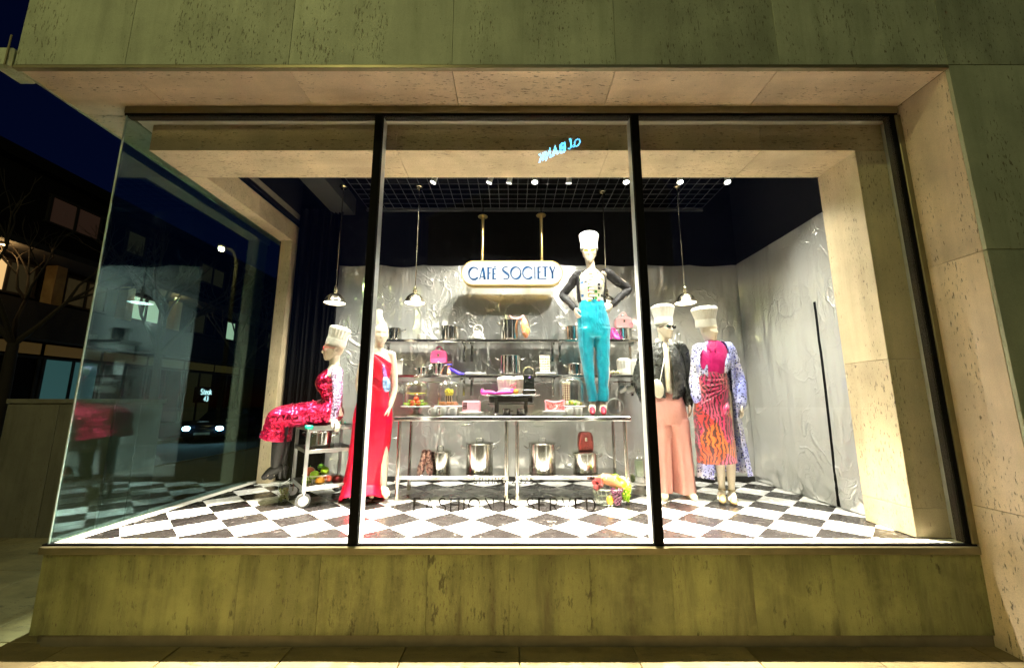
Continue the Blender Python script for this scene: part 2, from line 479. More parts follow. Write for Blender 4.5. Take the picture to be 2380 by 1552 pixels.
# metal sill and head
MB().box(-3.36, XJ - .012, G - .035, G + .06, ZB1, F - .012, .006).build('window_sill', m_bronze, bld, False)
MB().box(-.4 * G + .06, .345 * G + .06, G - .0415, G - .036, ZB1 + .01, F - .018, .002).build('sill_cover_plate', m_bronze, bld, False)
MB().box(-3.355, XJ - .02, G - .02, G + .05, F - .0115, F - .0005).build('gasket', m_black, bld, False)
MB().box(-3.34, XJ - .012, G - .02, G + .07, ZT + .018, ZS - .002, .004).build('window_head', m_bronze, bld, False)
MB().box(-3.338, XJ - .02, G - .012, G + .06, ZT, ZT + .0175).build('gasket', m_black, bld, False)
MB().box(XR + .03, XJ - .002, G - .02, G + .07, F, ZT - .002, .004).build('window_jamb_frame', m_bronze, bld, False)
MB().box(XR, XR + .0295, G - .012, G + .06, F, ZT - .001).build('gasket', m_black, bld, False)
# side window head and sill
MB().box(XL - .03, XL + .04, G + .072, 5.5, ZT + .018, ZS - .002).build('window_head', m_bronze, bld, False)
MB().box(-3.36, -3.29, G + .062, 5.5, ZB1, F - .001).build('window_sill', m_bronze, bld, False)
# mullions: black outer cap, pale inner fin
for x in (-.3735 * G, .3445 * G):
    o = MB().box(x - .033, x + .033, G - .03, G + .012, F, ZT, .003).build('mullion', m_black, bld, False)
    MB().box(x - .031, x + .031, G + .0125, G + .105, F, ZT - .001, .003).build('mullion_fin', m_alu, o, False)
# panes
for a, b in ((XL, -.3735 * G - .001), (-.3735 * G + .001, .3445 * G - .001), (.3445 * G + .001, XR + .01)):
    MB().box(a, b, G - .004, G + .004, F + .0002, ZT - .0002).build('window_pane', m_glass, bld, False)
MB().box(XL - .004, XL + .004, G + .0045, 5.45, F + .0002, ZT + .01).build('window_pane', m_glass_s, bld, False)
m_edge = simple('pale_glass_edge', (.42, .5, .47), .3)
MB().box(XL - .010, XL - .0045, G - .006, G + .006, F, ZT - .001).box(XL - .0044, XL + .002, G - .010, G - .0045, F, ZT - .001).build('glass_corner_seal', m_edge, bld, False)
# white ledge inside the glass
m_ledge = simple('white_ledge', (.80, .77, .68), .5, var=.04)
MB().box(-3.305, XR + .06, G + .013, G + .092, F - .05, F + .001).build('ledge', m_ledge, bld, False)
MB().box(-3.305, -3.205, G + .0925, 5.36, F - .05, F + .001, .002).build('ledge', m_ledge, bld, False)
MB().box(XR + .0295, XR + .06, G + .08, 3.75, F, ZT).build('inner_jamb', m_alu, bld, False)
MB().box(-3.3, XR + .06, G + .07, 3.17, ZT + .002, ZT + .05).build('inner_head', m_ledge, bld, False)
MB().box(-3.31, -3.18, G + .12, 5.4, ZT + .0025, ZT + .05).build('inner_head', m_ledge, bld, False)

# inner stone portal
P0, P1 = 3.16, 3.59
def portal(mat, *b): return panel(mat, *b, c=.003)
bx = [-3.2, -1.02, .85, 2.2, XR + .025]
for a, b in zip(bx[:-1], bx[1:]):
    portal(m_stone_in, a + .001, b - .001, P0, P1, ZOP, ZT)
for z0, z1 in ((F + .003, F + .21), (F + .213, 2.0), (2.003, ZOP - .003)):
    portal(m_stone_inv, 3.02, XR + .025, P0, P1, z0, z1)
for y0, y1 in ((P1 + .002, 4.4), (4.403, 5.38)):
    portal(m_stone_in, -3.2, -3.02, y0, y1, ZOP, ZT)
portal(m_stone_inv, -3.17, -3.02, 5.13, 5.38, F + .003, ZOP - .003)

# black room behind
MB().box(-3.3, 3.6, YB + .02, YB + .14, 0, 4.9).build('back_wall', m_blackroom, bld, False)
MB().box(3.165, 3.285, P1 + .003, YB + .019, 0, 4.9).build('side_wall', m_blackroom, bld, False)
MB().box(-3.3, 3.6, P0 + .03, YB + .14, 4.8, 4.9).build('ceiling', m_blackroom, bld, False)
MB().box(-3.3, 3.6, P0 + .02, P1 - .05, ZT + .051, 4.8).build('front_bulkhead', m_blackroom, bld, False)
MB().box(-3.19, -3.03, P1, YB, ZT + .051, 4.8).build('side_bulkhead', m_blackroom, bld, False)
MB().box(-3.30, -3.1, 5.39, 5.44, 0, 4.9).build('back_wall', m_blackroom, bld, False)
MB().box(-3.33, -3.2, 5.46, 9, 0, ZS).build('side_wall', m_stone_v, bld, False)
dk = MB().box(-2.55, -2.25, P1 + .1, YB, 4.30, 4.55).build('ceiling_duct', simple('dark_duct', (.02, .02, .018), .5), bld, False)

# ================================================================== chequered floor
fl = MB().box(-3.2, 3.15, G + .093, YB + .02, F - .2, F - .008).build('shop_floor', m_grout, smooth=False); setp(fl, kind='structure')
m_tw = marble('white_marble', (.84, .83, .80), (.45, .44, .42))
m_tb = marble('black_marble', (.012, .010, .010), (.20, .18, .17), True)
D = .4365; hd = D / 2
def clip(poly, ax, lim, keep_less):
    out = []
    for i in range(len(poly)):
        a, b = poly[i], poly[(i + 1) % len(poly)]
        ia = (a[ax] <= lim) == keep_less or a[ax] == lim; ib = (b[ax] <= lim) == keep_less or b[ax] == lim
        if ia: out.append(a)
        if ia != ib:
            t = (lim - a[ax]) / (b[ax] - a[ax]); out.append((a[0] + (b[0] - a[0]) * t, a[1] + (b[1] - a[1]) * t))
    return out
def tile_mb(poly):
    mb = MB(); c = (sum(p[0] for p in poly) / len(poly), sum(p[1] for p in poly) / len(poly)); rs = []
    for k, z in ((1, -.006), (1, -.0008), (.994, 0)):
        rs.append([Vector((c[0] + (p[0] - c[0]) * k, c[1] + (p[1] - c[1]) * k, z)) for p in poly])
    return mb.rings(rs)
dia = [(hd - .0012, 0), (0, hd - .0012), (-hd + .0012, 0), (0, -hd + .0012)]
full = {True: tile_mb(dia).mesh('tile', False), False: tile_mb(dia).mesh('tile', False)}
X0, Y0 = -.338, 3.628
lim = (-3.203, 3.163, G + .0935, YB + .018)
for r in range(-4, 10):
    for q in range(-18, 20):
        cx = X0 + hd + q * D + (hd if r % 2 else 0); cy = Y0 + r * hd
        dark = r % 2 == 0
        poly = [(cx + a, cy + b) for a, b in dia]
        p = clip(clip(clip(clip(poly, 0, lim[1], True), 0, lim[0], False), 1, lim[3], True), 1, lim[2], False) if poly else []
        if len(p) < 3: continue
        area = abs(sum(p[i][0] * p[(i + 1) % len(p)][1] - p[(i + 1) % len(p)][0] * p[i][1] for i in range(len(p)))) / 2
        if area < .0015: continue
        if area > hd * hd * 2 * .985: me = full[dark]
        else: me = tile_mb([(a - cx, b - cy) for a, b in p]).mesh('tile', False)
        o = link_mesh('tile', me, m_tb if dark else m_tw, fl); o.location = (cx, cy, F)

# ================================================================== silver foil on the walls
def foil_mat():
    q = N('silver_plastic_foil'); co = q.coord((1, 1, 1))
    a = q.noise(q.coord((2.2, 2.2, .45)), 1.0, 3, .5, .3)
    def ridge(sc_, w, dist):
        n_ = q.noise(q.coord((1.3, 1.3, 1)), sc_, 2, .5, dist)
        return q.ramp(q.math('ABSOLUTE', q.math('SUBTRACT', n_, .5)), [(0.0, 1.0), (w, 0.0)])
    msk = q.ramp(q.noise(co, 1.6, 2), [(.42, 0.0), (.62, 1.0)])
    h = q.math('ADD', q.math('MULTIPLY', a, .085), q.math('MULTIPLY', q.math('MULTIPLY', ridge(2.4, .03, .8), msk), .0075))
    h = q.math('ADD', h, q.math('MULTIPLY', q.math('MULTIPLY', ridge(5.5, .05, 1.2), msk), .003))
    q.set(col=(.74, .74, .71), metal=.6, rough=q.ramp(q.noise(co, 2.2, 3), [(.3, .12), (.7, .24)]))
    q.bump(h, 1.0, 1.0); return q.m
m_foil = foil_mat()
def crease(u, v, s):
    p = Vector((u * 1.3, v * 1.1, s)); q = Vector((u * 3.1 + 7, v * 2.2, s + 4))
    w = (1 - abs(noise.noise(p)) * 2) ** 3 * .003 + (1 - abs(noise.noise(q)) * 2.2) ** 3 * .002
    w += noise.noise(Vector((u * .6, v * .5, s + 9))) * .022
    low = max(0, 1 - v / .5)
    w += low * abs(noise.noise(Vector((u * 6, v * 7, s + 2)))) * .05
    return max(0, min(.07, w + .012))
ZFO = ZC + 1.874
foil = thing('foil_backdrop', 'crinkled silver foil sheeting covering the back and right walls', 'backdrop', (0, YB, F))
def sheet(us, vs, place, seed, hole=None, sag=None):
    mb = MB(); n = len(vs)
    for u in us:
        for v in vs:
            vv = v
            if sag and v > (ZFO - F) - .12: vv = v - sag(u) * (v - ((ZFO - F) - .12)) / .12
            mb.v.append(place(u, vv, crease(u, vv, seed)))
    for i in range(len(us) - 1):
        for j in range(n - 1):
            if hole and hole(us[i], us[i + 1], vs[j], vs[j + 1]): continue
            mb.f.append((i * n + j, i * n + j + 1, (i + 1) * n + j + 1, (i + 1) * n + j))
    return mb
vs = [i * (ZFO - F) / 70 + .01 for i in range(71)]
us = [-2.44 + i * (3.16 + 2.44) / 150 for i in range(151)]
def sagf(u):
    t = (u / .62) % 1.0
    return .035 * (1 - (2 * t - 1) ** 2) * (.4 + abs(noise.noise(Vector((u, 3, 1)))))
o = sheet(us, vs, lambda u, v, w: Vector((u, YB + .015 - w, F + v)), 1.0, sag=sagf).build('foil_sheet', m_foil, foil, True, 180)
us2 = [3.55 + i * .0435 for i in range(10)] + [3.985, 4.02] + [4.02 + (YB - .01 - 4.02) * i / 40 for i in range(1, 41)]
hs = 2.72 - F
o = sheet(us2, vs, lambda u, v, w: Vector((3.155 - w * 1.25, u, F + v)), 5.0, hole=lambda a, b, c, d: 3.98 < a < 4.0 and d < hs).build('foil_sheet', m_foil, foil, True, 180)
MB().box(-2.44, 3.1, YB - .03, YB - .005, F, F + .06).build('skirting_board', simple('black_skirting', (.01, .01, .01), .4), bld, False)

# black curtain at the rear left
cur = []
for i in range(90):
    t = i / 89; x = -3.0 + t * .62; y = YB - .06 + .035 * math.sin(t * 75) + .02 * math.sin(t * 31)
    cur.append((x, y))
mb = MB()
mb.rings([[Vector((x, y, z)) for x, y in cur] for z in (F + .02, 2.5, 4.35)], closed=False)
mb.solo('black_curtain', m_curtain, 'black pleated curtain hanging beside the rear stone column', 'curtain', (-2.7, YB - .06, F + .02))

# wire grid under the ceiling
mb = MB()
x = -2.05
while x < 2.75: mb.box(x - .003, x + .003, P1 + .15, YB, ZGRID, ZGRID + .006); x += .125
y = P1 + .15
while y < YB: mb.box(-2.05, 2.7, y - .003, y + .003, ZGRID + .0065, ZGRID + .0125); y += .125
mb.box(-2.08, 2.73, YB - .03, YB - .005, ZGRID - .02, ZGRID + .02)
mb.solo('ceiling_wire_grid', simple('dark_wire', (.055, .055, .058), .5, .3), 'dark square wire grid hung below the black ceiling', 'grid', (.3, 4.5, ZGRID))

# ================================================================== spotlights
m_spot = simple('white_lamp_metal', (.7, .7, .68), .4)
m_spot_face = emit('spot_face', (1, .95, .82), 22)
spots = []
def spotlight(pos, target, power, angle, label, first=[None], tone=(1, .94, .82)):
    d = (Vector(target) - Vector(pos)).normalized()
    rot = d.to_track_quat('-Z', 'Y')
    if first[0] is None:
        t = thing('track_spotlight', label, 'spotlight', (0, 0, 0), 'spotlights clipped to the ceiling grid')
        MB().lathe([(.028, .075), (.034, .07), (.036, .0), (.046, -.06), (.043, -.062), (.03, -.02)], n=20, caps=False).build('lamp_body', m_spot, t)
        MB().lathe([(.001, -.045), (.040, -.045), (.04, -.05), (.001, -.05)], n=20).build('lamp_face', m_spot_face, t)
        MB().tube([(.0, .037, .0), (0, .07, .05), (0, .05, .14), (0, .0, .16)], .006).build('yoke', m_spot, t)
        ld = bpy.data.lights.new('spot', 'SPOT')
        L = bpy.data.objects.new('spot_light', ld); C.objects.link(L); L.parent = t; L.location = (0, 0, -.07)
        first[0] = t
    else:
        t = copy_tree(first[0])
    t.location = pos; t.rotation_mode = 'QUATERNION'; t.rotation_quaternion = rot; t['label'] = label
    for ch in t.children:
        if ch.type == 'LIGHT':
            ch.data = bpy.data.lights.new('spot', 'SPOT')
            ch.data.energy = power * 4; ch.data.spot_size = R(angle); ch.data.spot_blend = .7; ch.data.shadow_soft_size = .027
            ch.data.color = tone
    return t
vis = [(1010, 'dim', .9), (1140, 'dim', .9), (1185, 'dim', 1.1), (1243, 'hot', .8), (1322, 'dim', 1.1), (1455, 'hot', .8), (1580, 'hot', .8), (1690, 'hot', 1.0)]
tg = [(-2.0, 4.2, 1.6), (-1.4, 4.7, 1.6), (-.6, 5.1, 1.8), (.15, 3.4, F), (.6, 5.1, 1.7), (1.1, 3.4, F), (1.7, 3.4, F), (2.1, 3.3, F)]
slab = ['behind the left mullion', 'left of centre above the sign', 'just left of the sign centre', 'bright, above the right sign post', 'small, right of the sign post', 'beside the right mullion', 'above the fourth pendant lamp', 'brightest, far right end of the row']
for (px, kd, k), t_, lb in zip(vis, tg, slab):
    spotlight(at(px, 417, 4.28), t_, P_BACK * k, 95, 'white spotlight on the ceiling grid, ' + lb).scale = (.78, .78, .78)
ORD = ('first', 'second', 'third', 'fourth', 'fifth', 'sixth', 'seventh', 'eighth')
front = [(-2.3, (-2.3, 4.2, 1.5)), (-1.5, (-1.5, 4.3, 1.4)), (-.6, (-.5, 4.5, 1.5)), (.25, (.2, 4.5, 1.4)), (.95, (.9, 4.5, 2.6)), (1.7, (1.8, 4.4, 1.5)), (2.5, (2.3, 4.3, 1.4))]
for i, (x, t_) in enumerate(front):
    spotlight((x, 3.665, 3.98), t_, P_FRONT, 88, 'white spotlight behind the stone beam, ' + ORD[i] + ' from the left of seven aimed at the mannequins')
for i, x in enumerate((-2.5, -1.85, -1.2, -.52, .15, .82, 1.5, 2.15)):
    spotlight((x, 3.67, 3.975), (x * 1.0, 3.22, F), P_DOWN, 41, 'added floodlight behind the stone beam, ' + ORD[i] + ' from the left of eight aimed at the floor', tone=(1, .88, .70))  # added floods out of view; their floor bounce brightens soffit and beam

# ================================================================== pendant lamps
m_bulb = emit('lamp_diffuser', (1, .93, .78), 9)
pos = [(-2.145, 'leftmost nickel dome pendant lamp beside the black curtain'), (-1.178, 'nickel dome pendant lamp hanging left of the sign'), (1.18, 'nickel dome pendant lamp half hidden behind the standing mannequin'), (2.10, 'rightmost nickel dome pendant lamp between the two chef hats')]
YP = 4.65; ZP = ZC + .2506 * YP
p0 = thing('pendant_lamp', pos[0][1], 'lamp', (0, 0, 0), 'pendant lamps over the display')
MB().lathe([(.128, 0), (.131, .004), (.122, .012), (.118, .03), (.100, .072), (.070, .105), (.038, .122), (.022, .128), (.022, .15), (.013, .155)], n=32, caps=False).build('lamp_shade', m_nickel, p0)
MB().lathe([(.001, .006), (.117, .006), (.110, .02), (.001, .022)], n=28).build('lamp_diffuser', m_bulb, p0)
MB().tube([(0, 0, .155), (0, 0, ZGRID - ZP)], .006).build('rod', m_nickel, p0)
MB().lathe([(.03, .15), (.034, .156), (.018, .17), (.018, .185), (.026, .19), (.014, .21)], n=16).build('collar', m_nickel, p0)
MB().lathe([(.05, ZGRID - ZP), (.052, ZGRID - ZP - .018), (.036, ZGRID - ZP - .022), (.034, ZGRID - ZP - .04), (.012, ZGRID - ZP - .044)], n=20).build('ceiling_canopy', m_nickel, p0)
ld = bpy.data.lights.new('pendant', 'SPOT'); ld.energy = P_PEND * 4; ld.spot_size = R(140); ld.spot_blend = .6; ld.shadow_soft_size = .09; ld.color = (1, .9, .72)
L = bpy.data.objects.new('pendant_light', ld); C.objects.link(L); L.parent = p0; L.location = (0, 0, -.002)
for i, (x, lb) in enumerate(pos):
    o = p0 if i == 0 else copy_tree(p0)
    o.location = (x, YP + (.12 if i == 2 else 0), ZP); o['label'] = lb
# ================================================================== mannequins
def gauss(x, y, cx, cy, sx, sy): return math.exp(-((x - cx) / sx) ** 2 - ((y - cy) / sy) ** 2)
HEADP = [(-.118, .010, .058, .012), (-.112, .024, .055, .026), (-.098, .038, .042, .046), (-.075, .052, .022, .071), (-.045, .062, .008, .088), (-.01, .069, .002, .096),
         (.03, .073, -.005, .099), (.065, .070, -.012, .093), (.095, .056, -.015, .073), (.112, .034, -.017, .045), (.118, .010, -.017, .014)]
def head(mb, c, f, up=(0, 0, 1), k=1.0):
    f = Vector(f).normalized(); up = Vector(up); s = f.cross(up).normalized(); up = s.cross(f).normalized()
    n = 44; rs = []
    for h, a, cy_, d in catm(HEADP, 5):
        ring = []
        for j in range(n):
            ph = 2 * math.pi * j / n
            x = a * math.sin(ph); y = cy_ + d * math.cos(ph)
            if math.cos(ph) > 0:
                y += -.012 * (gauss(x, h, .032, .012, .018, .014) + gauss(x, h, -.032, .012, .018, .014))
                y += .026 * gauss(x, h, 0, -.030, .011, .016) + .012 * gauss(x, h, 0, -.002, .009, .026)
                y += .007 * gauss(x, h, 0, -.062, .022, .008) - .004 * gauss(x, h, 0, -.071, .02, .004) + .006 * gauss(x, h, 0, -.082, .02, .008)
                y += .006 * gauss(x, h, 0, .038, .06, .012) + .007 * gauss(x, h, 0, -.108, .02, .012)
                y += .006 * (gauss(x, h, .045, -.022, .018, .02) + gauss(x, h, -.045, -.022, .018, .02))
            ring.append(Vector(c) + (s * x + f * y + up * h) * k)
        rs.append(ring)
    mb.rings(rs)
    for sg in (-1, 1):
        M = frame((0, 0, 0), s, f, up).to_3x3()
        mb.ball(Vector(c) + (s * .070 * sg + f * -.012 + up * -.005) * k, (.010, .018, .030), 10, 8, M)
def hand(mb, w, d, n, sg=1, curl=.35, k=1.0):
    """w wrist, d finger direction, n palm normal (fingers curl to it), sg picks the thumb side"""
    d = Vector(d).normalized(); n = Vector(n); n = (n - d * n.dot(d)).normalized(); s = d.cross(n) * sg
    w = Vector(w); rs = []
    for t, a, b in ((-.02, .022, .019), (.01, .024, .017), (.04, .034, .015), (.07, .039, .014), (.088, .036, .012), (.094, .03, .008)):
        rs.append([w + (d * t + s * a * math.cos(q) + n * b * math.sin(q)) * k for q in [2 * math.pi * j / 14 for j in range(14)]])
    mb.rings(rs)
    for off, L, sp in ((.029, .068, .10), (.0105, .078, .03), (-.009, .072, -.04), (-.027, .055, -.12)):
        p = w + (d * .082 + s * off) * k; dd = (d + s * sp).normalized(); P = [p]; ang = 0
        for q, fr in enumerate((.42, .33, .25)):
            ang += curl * (1, .9, .6)[q]
            P.append(P[-1] + (dd * math.cos(ang) + n * math.sin(ang)) * L * fr * k)
        mb.limb(P, [.0095 * k, .0088 * k, .0078 * k, .0062 * k], 10, 3)
    p = w + (d * .022 + s * .022 + n * .006) * k
    mb.limb([p, p + (d * .028 + s * .026 + n * .01) * k, p + (d * .056 + s * .034 + n * .022) * k, p + (d * .078 + s * .034 + n * .03) * k], [.014 * k, .012 * k, .010 * k, .007 * k], 10, 3)
def foot(mb, ank, toe, k=1.0):
    a = Vector(ank); t = Vector(toe); d = t - a; h = Vector((d.x, d.y, 0)).normalized(); s = Vector((-h.y, h.x, 0))
    heel = a - h * .03 + Vector((0, 0, -.03))
    mb.limb([a + Vector((0, 0, .02)), a + Vector((0, 0, -.03)) - h * .008], [.034, .034], 12, 3)
    mid = a.lerp(t, .5) + Vector((0, 0, .012)); rs = []
    for p, w_, hh in ((heel, .022, .02), (heel + h * .02, .031, .03), (mid, .038, .026), (a.lerp(t, .82) + Vector((0, 0, .002)), .043, .018), (t, .028, .010)):
        rs.append([p + s * w_ * math.cos(q) + Vector((0, 0, 1)) * hh * math.sin(q) for q in [2 * math.pi * j / 14 for j in range(14)]])
    mb.rings(rs)
def torso(mb, keys, side):
    side = Vector(side).normalized(); rs = []; q = catm([tuple(c) + (a, b) for c, a, b in keys], 4)
    for i, kx in enumerate(q):
        c = Vector(kx[:3]); t = (Vector(q[min(i + 1, len(q) - 1)][:3]) - Vector(q[max(i - 1, 0)][:3])).normalized()
        s = (side - t * side.dot(t)).normalized(); f = t.cross(s)
        rs.append([c + s * kx[3] * math.cos(u) + f * kx[4] * math.sin(u) for u in [2 * math.pi * j / 28 for j in range(28)]])
    mb.rings(rs)
def garment(keys, n=72, sub=6, side=(1, 0, 0), rng=(0, 360), fold=0.0, nf=9, seed=0, wr=.004, foldpow=1.0, pw=2.0):
    """cloth shell: keys (centre, half width along side, half depth), angle 0 faces front"""
    side = Vector(side).normalized(); mb = MB(); q = catm([tuple(c) + (a, b) for c, a, b in keys], sub); rs = []; full_ = rng[1] - rng[0] >= 360
    for i, kx in enumerate(q):
        c = Vector(kx[:3]); t = (Vector(q[min(i + 1, len(q) - 1)][:3]) - Vector(q[max(i - 1, 0)][:3])).normalized()
        s = (side - t * side.dot(t)).normalized(); f = t.cross(s)
        tt = i / (len(q) - 1); ring = []
        for j in range(n if full_ else n + 1):
            ph = R(rng[0] + (rng[1] - rng[0]) * j / n)
            k = 1 + fold * tt ** foldpow * math.sin(nf * ph + 2.5 * noise.noise(Vector((ph * .8, tt * 1.5, seed))) + seed)
            sn, cs = math.sin(ph), math.cos(ph)
            if pw != 2.0:
                sn = math.copysign(abs(sn) ** (2 / pw), sn); cs = math.copysign(abs(cs) ** (2 / pw), cs)
            p = c + s * kx[3] * k * sn + f * kx[4] * k * cs
            w = noise.noise(p * 9 + Vector((seed, 0, 0))) + .6 * noise.noise(Vector((p.x * 16, p.y * 16, p.z * 30 + seed)))
            ring.append(p + (p - c).normalized() * wr * w)
        rs.append(ring)
    return mb.rings(rs, full_, False)
def cloth_part(mb, name, mat, parent, thick=.004, ang=180):
    o = mb.build(name, mat, parent, True, ang)
    if thick:
        s = o.modifiers.new('thickness', 'SOLIDIFY'); s.thickness = thick; s.offset = 0
    return o
def toque(parent, name, c, k, h, r0, r1, tilt=(0, 0), mat=None, pleats=26, label=None, cat=None, group=None, lean=0.0):
    """chef hat: plain band, pleated crown; c is the centre of its lower rim"""
    M = Matrix.Rotation(R(tilt[0]), 4, 'X') @ Matrix.Rotation(R(tilt[1]), 4, 'Y')
    bh = h * .34
    def pl(a, z):
        t = max(0, min(1, (z - bh) / (h * .25))); return 1 + .035 * t * math.sin(pleats * a) + .02 * t * math.sin(3 * a + 1) + .012 * math.sin(2 * a + z * 30)
    prof = [(r0 * 1.0, bh), (r0 * 1.01, bh + .004), (r0 + (r1 - r0) * .4, h * .55), (r0 + (r1 - r0) * .85, h * .78), (r1, h * .80), (r1 * .96, h * .89), (r1 * .80, h * .965), (r1 * .45, h * 1.01), (.002, h * 1.02)]
    q = catm(prof, 3)
    crown = MB().lathe(q, (0, 0, 0), 104, M, False, pl)
    band = MB().lathe([(r0 * .97, .002), (r0 * 1.03, 0), (r0 * 1.05, .004), (r0 * 1.045, bh * .6), (r0 * 1.03, bh), (r0 * .98, bh + .003)], (0, 0, 0), 40, M, False)
    for mb in (crown, band): mb.v = [p + Vector(c) for p in mb.v]
    if parent is None:
        t = thing(name, label, cat, c, group)
        crown.build('crown', mat or m_hat, t, True, 60); band.build('band', mat or m_hat, t)
        return t
    o = crown.build(name, mat or m_hat, parent, True, 60); band.build('hat_band', mat or m_hat, o)
    return o
def shades(parent, c, f, lens, fr, up=(0, 0, 1), k=1.0, w=.030, h=.019):
    f = Vector(f).normalized(); up = Vector(up); s = f.cross(up).normalized(); up = s.cross(f)
    fm = MB(); lm = MB(); e = Vector(c) + (f * .104 + up * .010) * k
    for sg in (-1, 1):
        q = e + s * sg * .036 * k - f * .004; loop = []
        for j in range(20):
            a = 2 * math.pi * j / 20; ca, sa = math.cos(a), math.sin(a)
            x = math.copysign(abs(ca) ** .7, ca) * w * k; z = math.copysign(abs(sa) ** .7, sa) * h * k + sg * x * .12
            loop.append(q + s * x + up * z - f * abs(x) * .12)
        lm.rings([[p - f * .001 for p in loop], [p + f * .001 for p in loop]])
        fm.tube(loop + loop[:1], .0042 * k, 6)
        fm.tube([q + s * sg * w * 1.05 * k + up * .006, q + s * sg * w * 1.3 * k - f * .03 * k + up * .006, Vector(c) + (s * sg * .076 - f * .01 + up * .01) * k], .0035 * k, 6)
    fm.tube([e - s * .010 * k, e + f * .004 + up * .003, e + s * .010 * k], .004 * k, 6)
    o = fm.build('sunglasses', fr, parent); lm.build('lens', lens, o); return o
m_goldlens = simple('amber_lens', (.75, .50, .12), .12, .6, var=.05)
m_darklens = simple('black_lens', (.01, .01, .012), .08)
m_redlens = simple('red_lens', (.55, .05, .08), .15)
m_cream = simple('cream_plastic', (.78, .68, .48), .3, var=.05)

def body_part(mb, root, vox=.0056):
    me = remesh(mb, vox, 3, 'body'); org = ORG[root]
    for v in me.vertices: v.co -= org
    return link_mesh('body', me, m_skin, root)
def V(px, py, Y): return at(px, py, Y)
def off(p, x=0, y=0, z=0): return Vector(p) + Vector((x, y, z))

# ---------------------------------------------------------------- 1 seated on the trolley, sequinned gown
def seated():
    root = thing('mannequin', 'seated mannequin in red sequin gown with tall chef hat and red sunglasses', 'mannequin', tuple(at(767, 985, 4.2)))
    f = Vector((-.93, -.36, -.04)).normalized(); hc = V(776, 812, 4.17)
    mb = MB(); head(mb, hc, f, (.06, 0, 1))
    nb = V(777, 845, 4.18); mb.limb([off(nb, .01, 0, -.03), nb, off(hc, .012, .01, -.05)], [.055, .049, .052], 16)
    shN, shF = V(783, 868, 4.02), V(772, 866, 4.35)
    mb2 = [(V(770, 968, 4.2), .15, .12), (V(771, 925, 4.2), .11, .085), (V(766, 890, 4.18), .13, .11), (V(774, 866, 4.18), .15, .07), (V(777, 850, 4.18), .055, .05)]
    torso(mb, mb2, (-.36, .93, 0))
    eN, wN = V(785, 920, 3.98), V(776, 970, 3.98)
    mb.limb([off(shN, .0, .04, -.01), shN, eN, wN], [.05, .047, .036, .026], 14)
    hand(mb, wN, (.55, -.1, -.75), (-.3, 0, -.5), -1, .45)
    mb.limb([off(shF, 0, -.04, -.01), shF, V(786, 920, 4.42), V(784, 962, 4.42)], [.05, .047, .036, .026], 14)
    hand(mb, V(784, 962, 4.42), (.6, .1, -.7), (-.3, 0, -.5), 1, .45)
    for Y, kx, ax, tx in ((4.12, 656, 641, 620), (4.28, 662, 652, 634)):
        hip = V(768, 962, Y); kn = V(kx, 972, Y); an = V(ax, 1082, Y); to = V(tx, 1108, Y - .03)
        mb.limb([hip, kn], [.085, .058], 16); mb.limb([kn, kn.lerp(an, .35), an], [.056, .056, .034], 16); foot(mb, an, to)
    body_part(mb, root)
    # boots
    mbt = simple('black_boot_leather', (.004, .0035, .004), .6, bs=.2, spec=.25)
    for Y, kx, ax, tx in ((4.12, 656, 641, 620), (4.28, 662, 652, 634)):
        kn = V(kx, 985, Y); an = V(ax, 1082, Y); to = V(tx, 1108, Y - .03); b = MB()
        b.limb([kn.lerp(an, .1), kn.lerp(an, .4), an.lerp(kn, .12), an], [.070, .068, .052, .046], 18)
        h = Vector((to.x - an.x, to.y - an.y, 0)).normalized()
        b.limb([off(an, 0, 0, -.02) - h * .035, an.lerp(to, .5), to + h * .02], [.044, .045, .030], 14)
        b.limb([off(an, 0, 0, -.04) - h * .045, off(an, 0, 0, -.12) - h * .05], [.024, .014], 10)
        b.build('boot', mbt, root)
    ms = sequin('red_sequins', (.30, .0, .02), (.68, .01, .085), 95)
    sd = (-.36, .93, 0)
    keys = [(V(775, 862, 4.18), .135, .068), (V(768, 876, 4.18), .155, .10), (V(763, 890, 4.18), .155, .122), (V(767, 908, 4.19), .130, .10), (V(770, 925, 4.2), .122, .097), (V(766, 945, 4.2), .165, .118), (V(748, 958, 4.2), .22, .135), (V(715, 962, 4.2), .23, .125), (V(680, 965, 4.2), .225, .115), (V(652, 970, 4.2), .215, .11), (V(648, 986, 4.2), .21, .125), (V(646, 1002, 4.2), .215, .135), (V(642, 1018, 4.2), .22, .145)]
    gw = garment(keys, 84, 8, sd, (0, 360), .05, 7, 3, .008, 1.5)
    gw.ball(V(767, 960, 4.2), (.125, .19, .115), 28, 16); gw.limb([V(760, 958, 4.2), V(715, 962, 4.2), V(668, 966, 4.2)], [.13, .125, .11], 28)
    cloth_part(gw, 'sequin_gown', ms, root)
    mv = sequin('lilac_sequins', (.50, .28, .62), (.75, .62, .85), 120)
    for a, b, c in ((shN, eN, wN), (shF, V(786, 920, 4.42), V(784, 962, 4.42))):
        m = MB(); m.limb([off(a, -.005, .03, .012), a, b, c], [.058, .056, .046, .036], 20, 10)
        m.v = [p + Vector((noise.noise(p * 25), noise.noise(p * 25 + Vector((5, 0, 0))), 0)) * .006 for p in m.v]
        m.build('sleeve', mv, root)
    toque(root, 'chef_hat', V(779, 804, 4.17), 1, .215, .098, .108, (0, 13), pleats=20)
    shades(root, hc, f, m_redlens, simple('red_frame', (.6, .06, .05), .3), (.06, 0, 1))
seated()

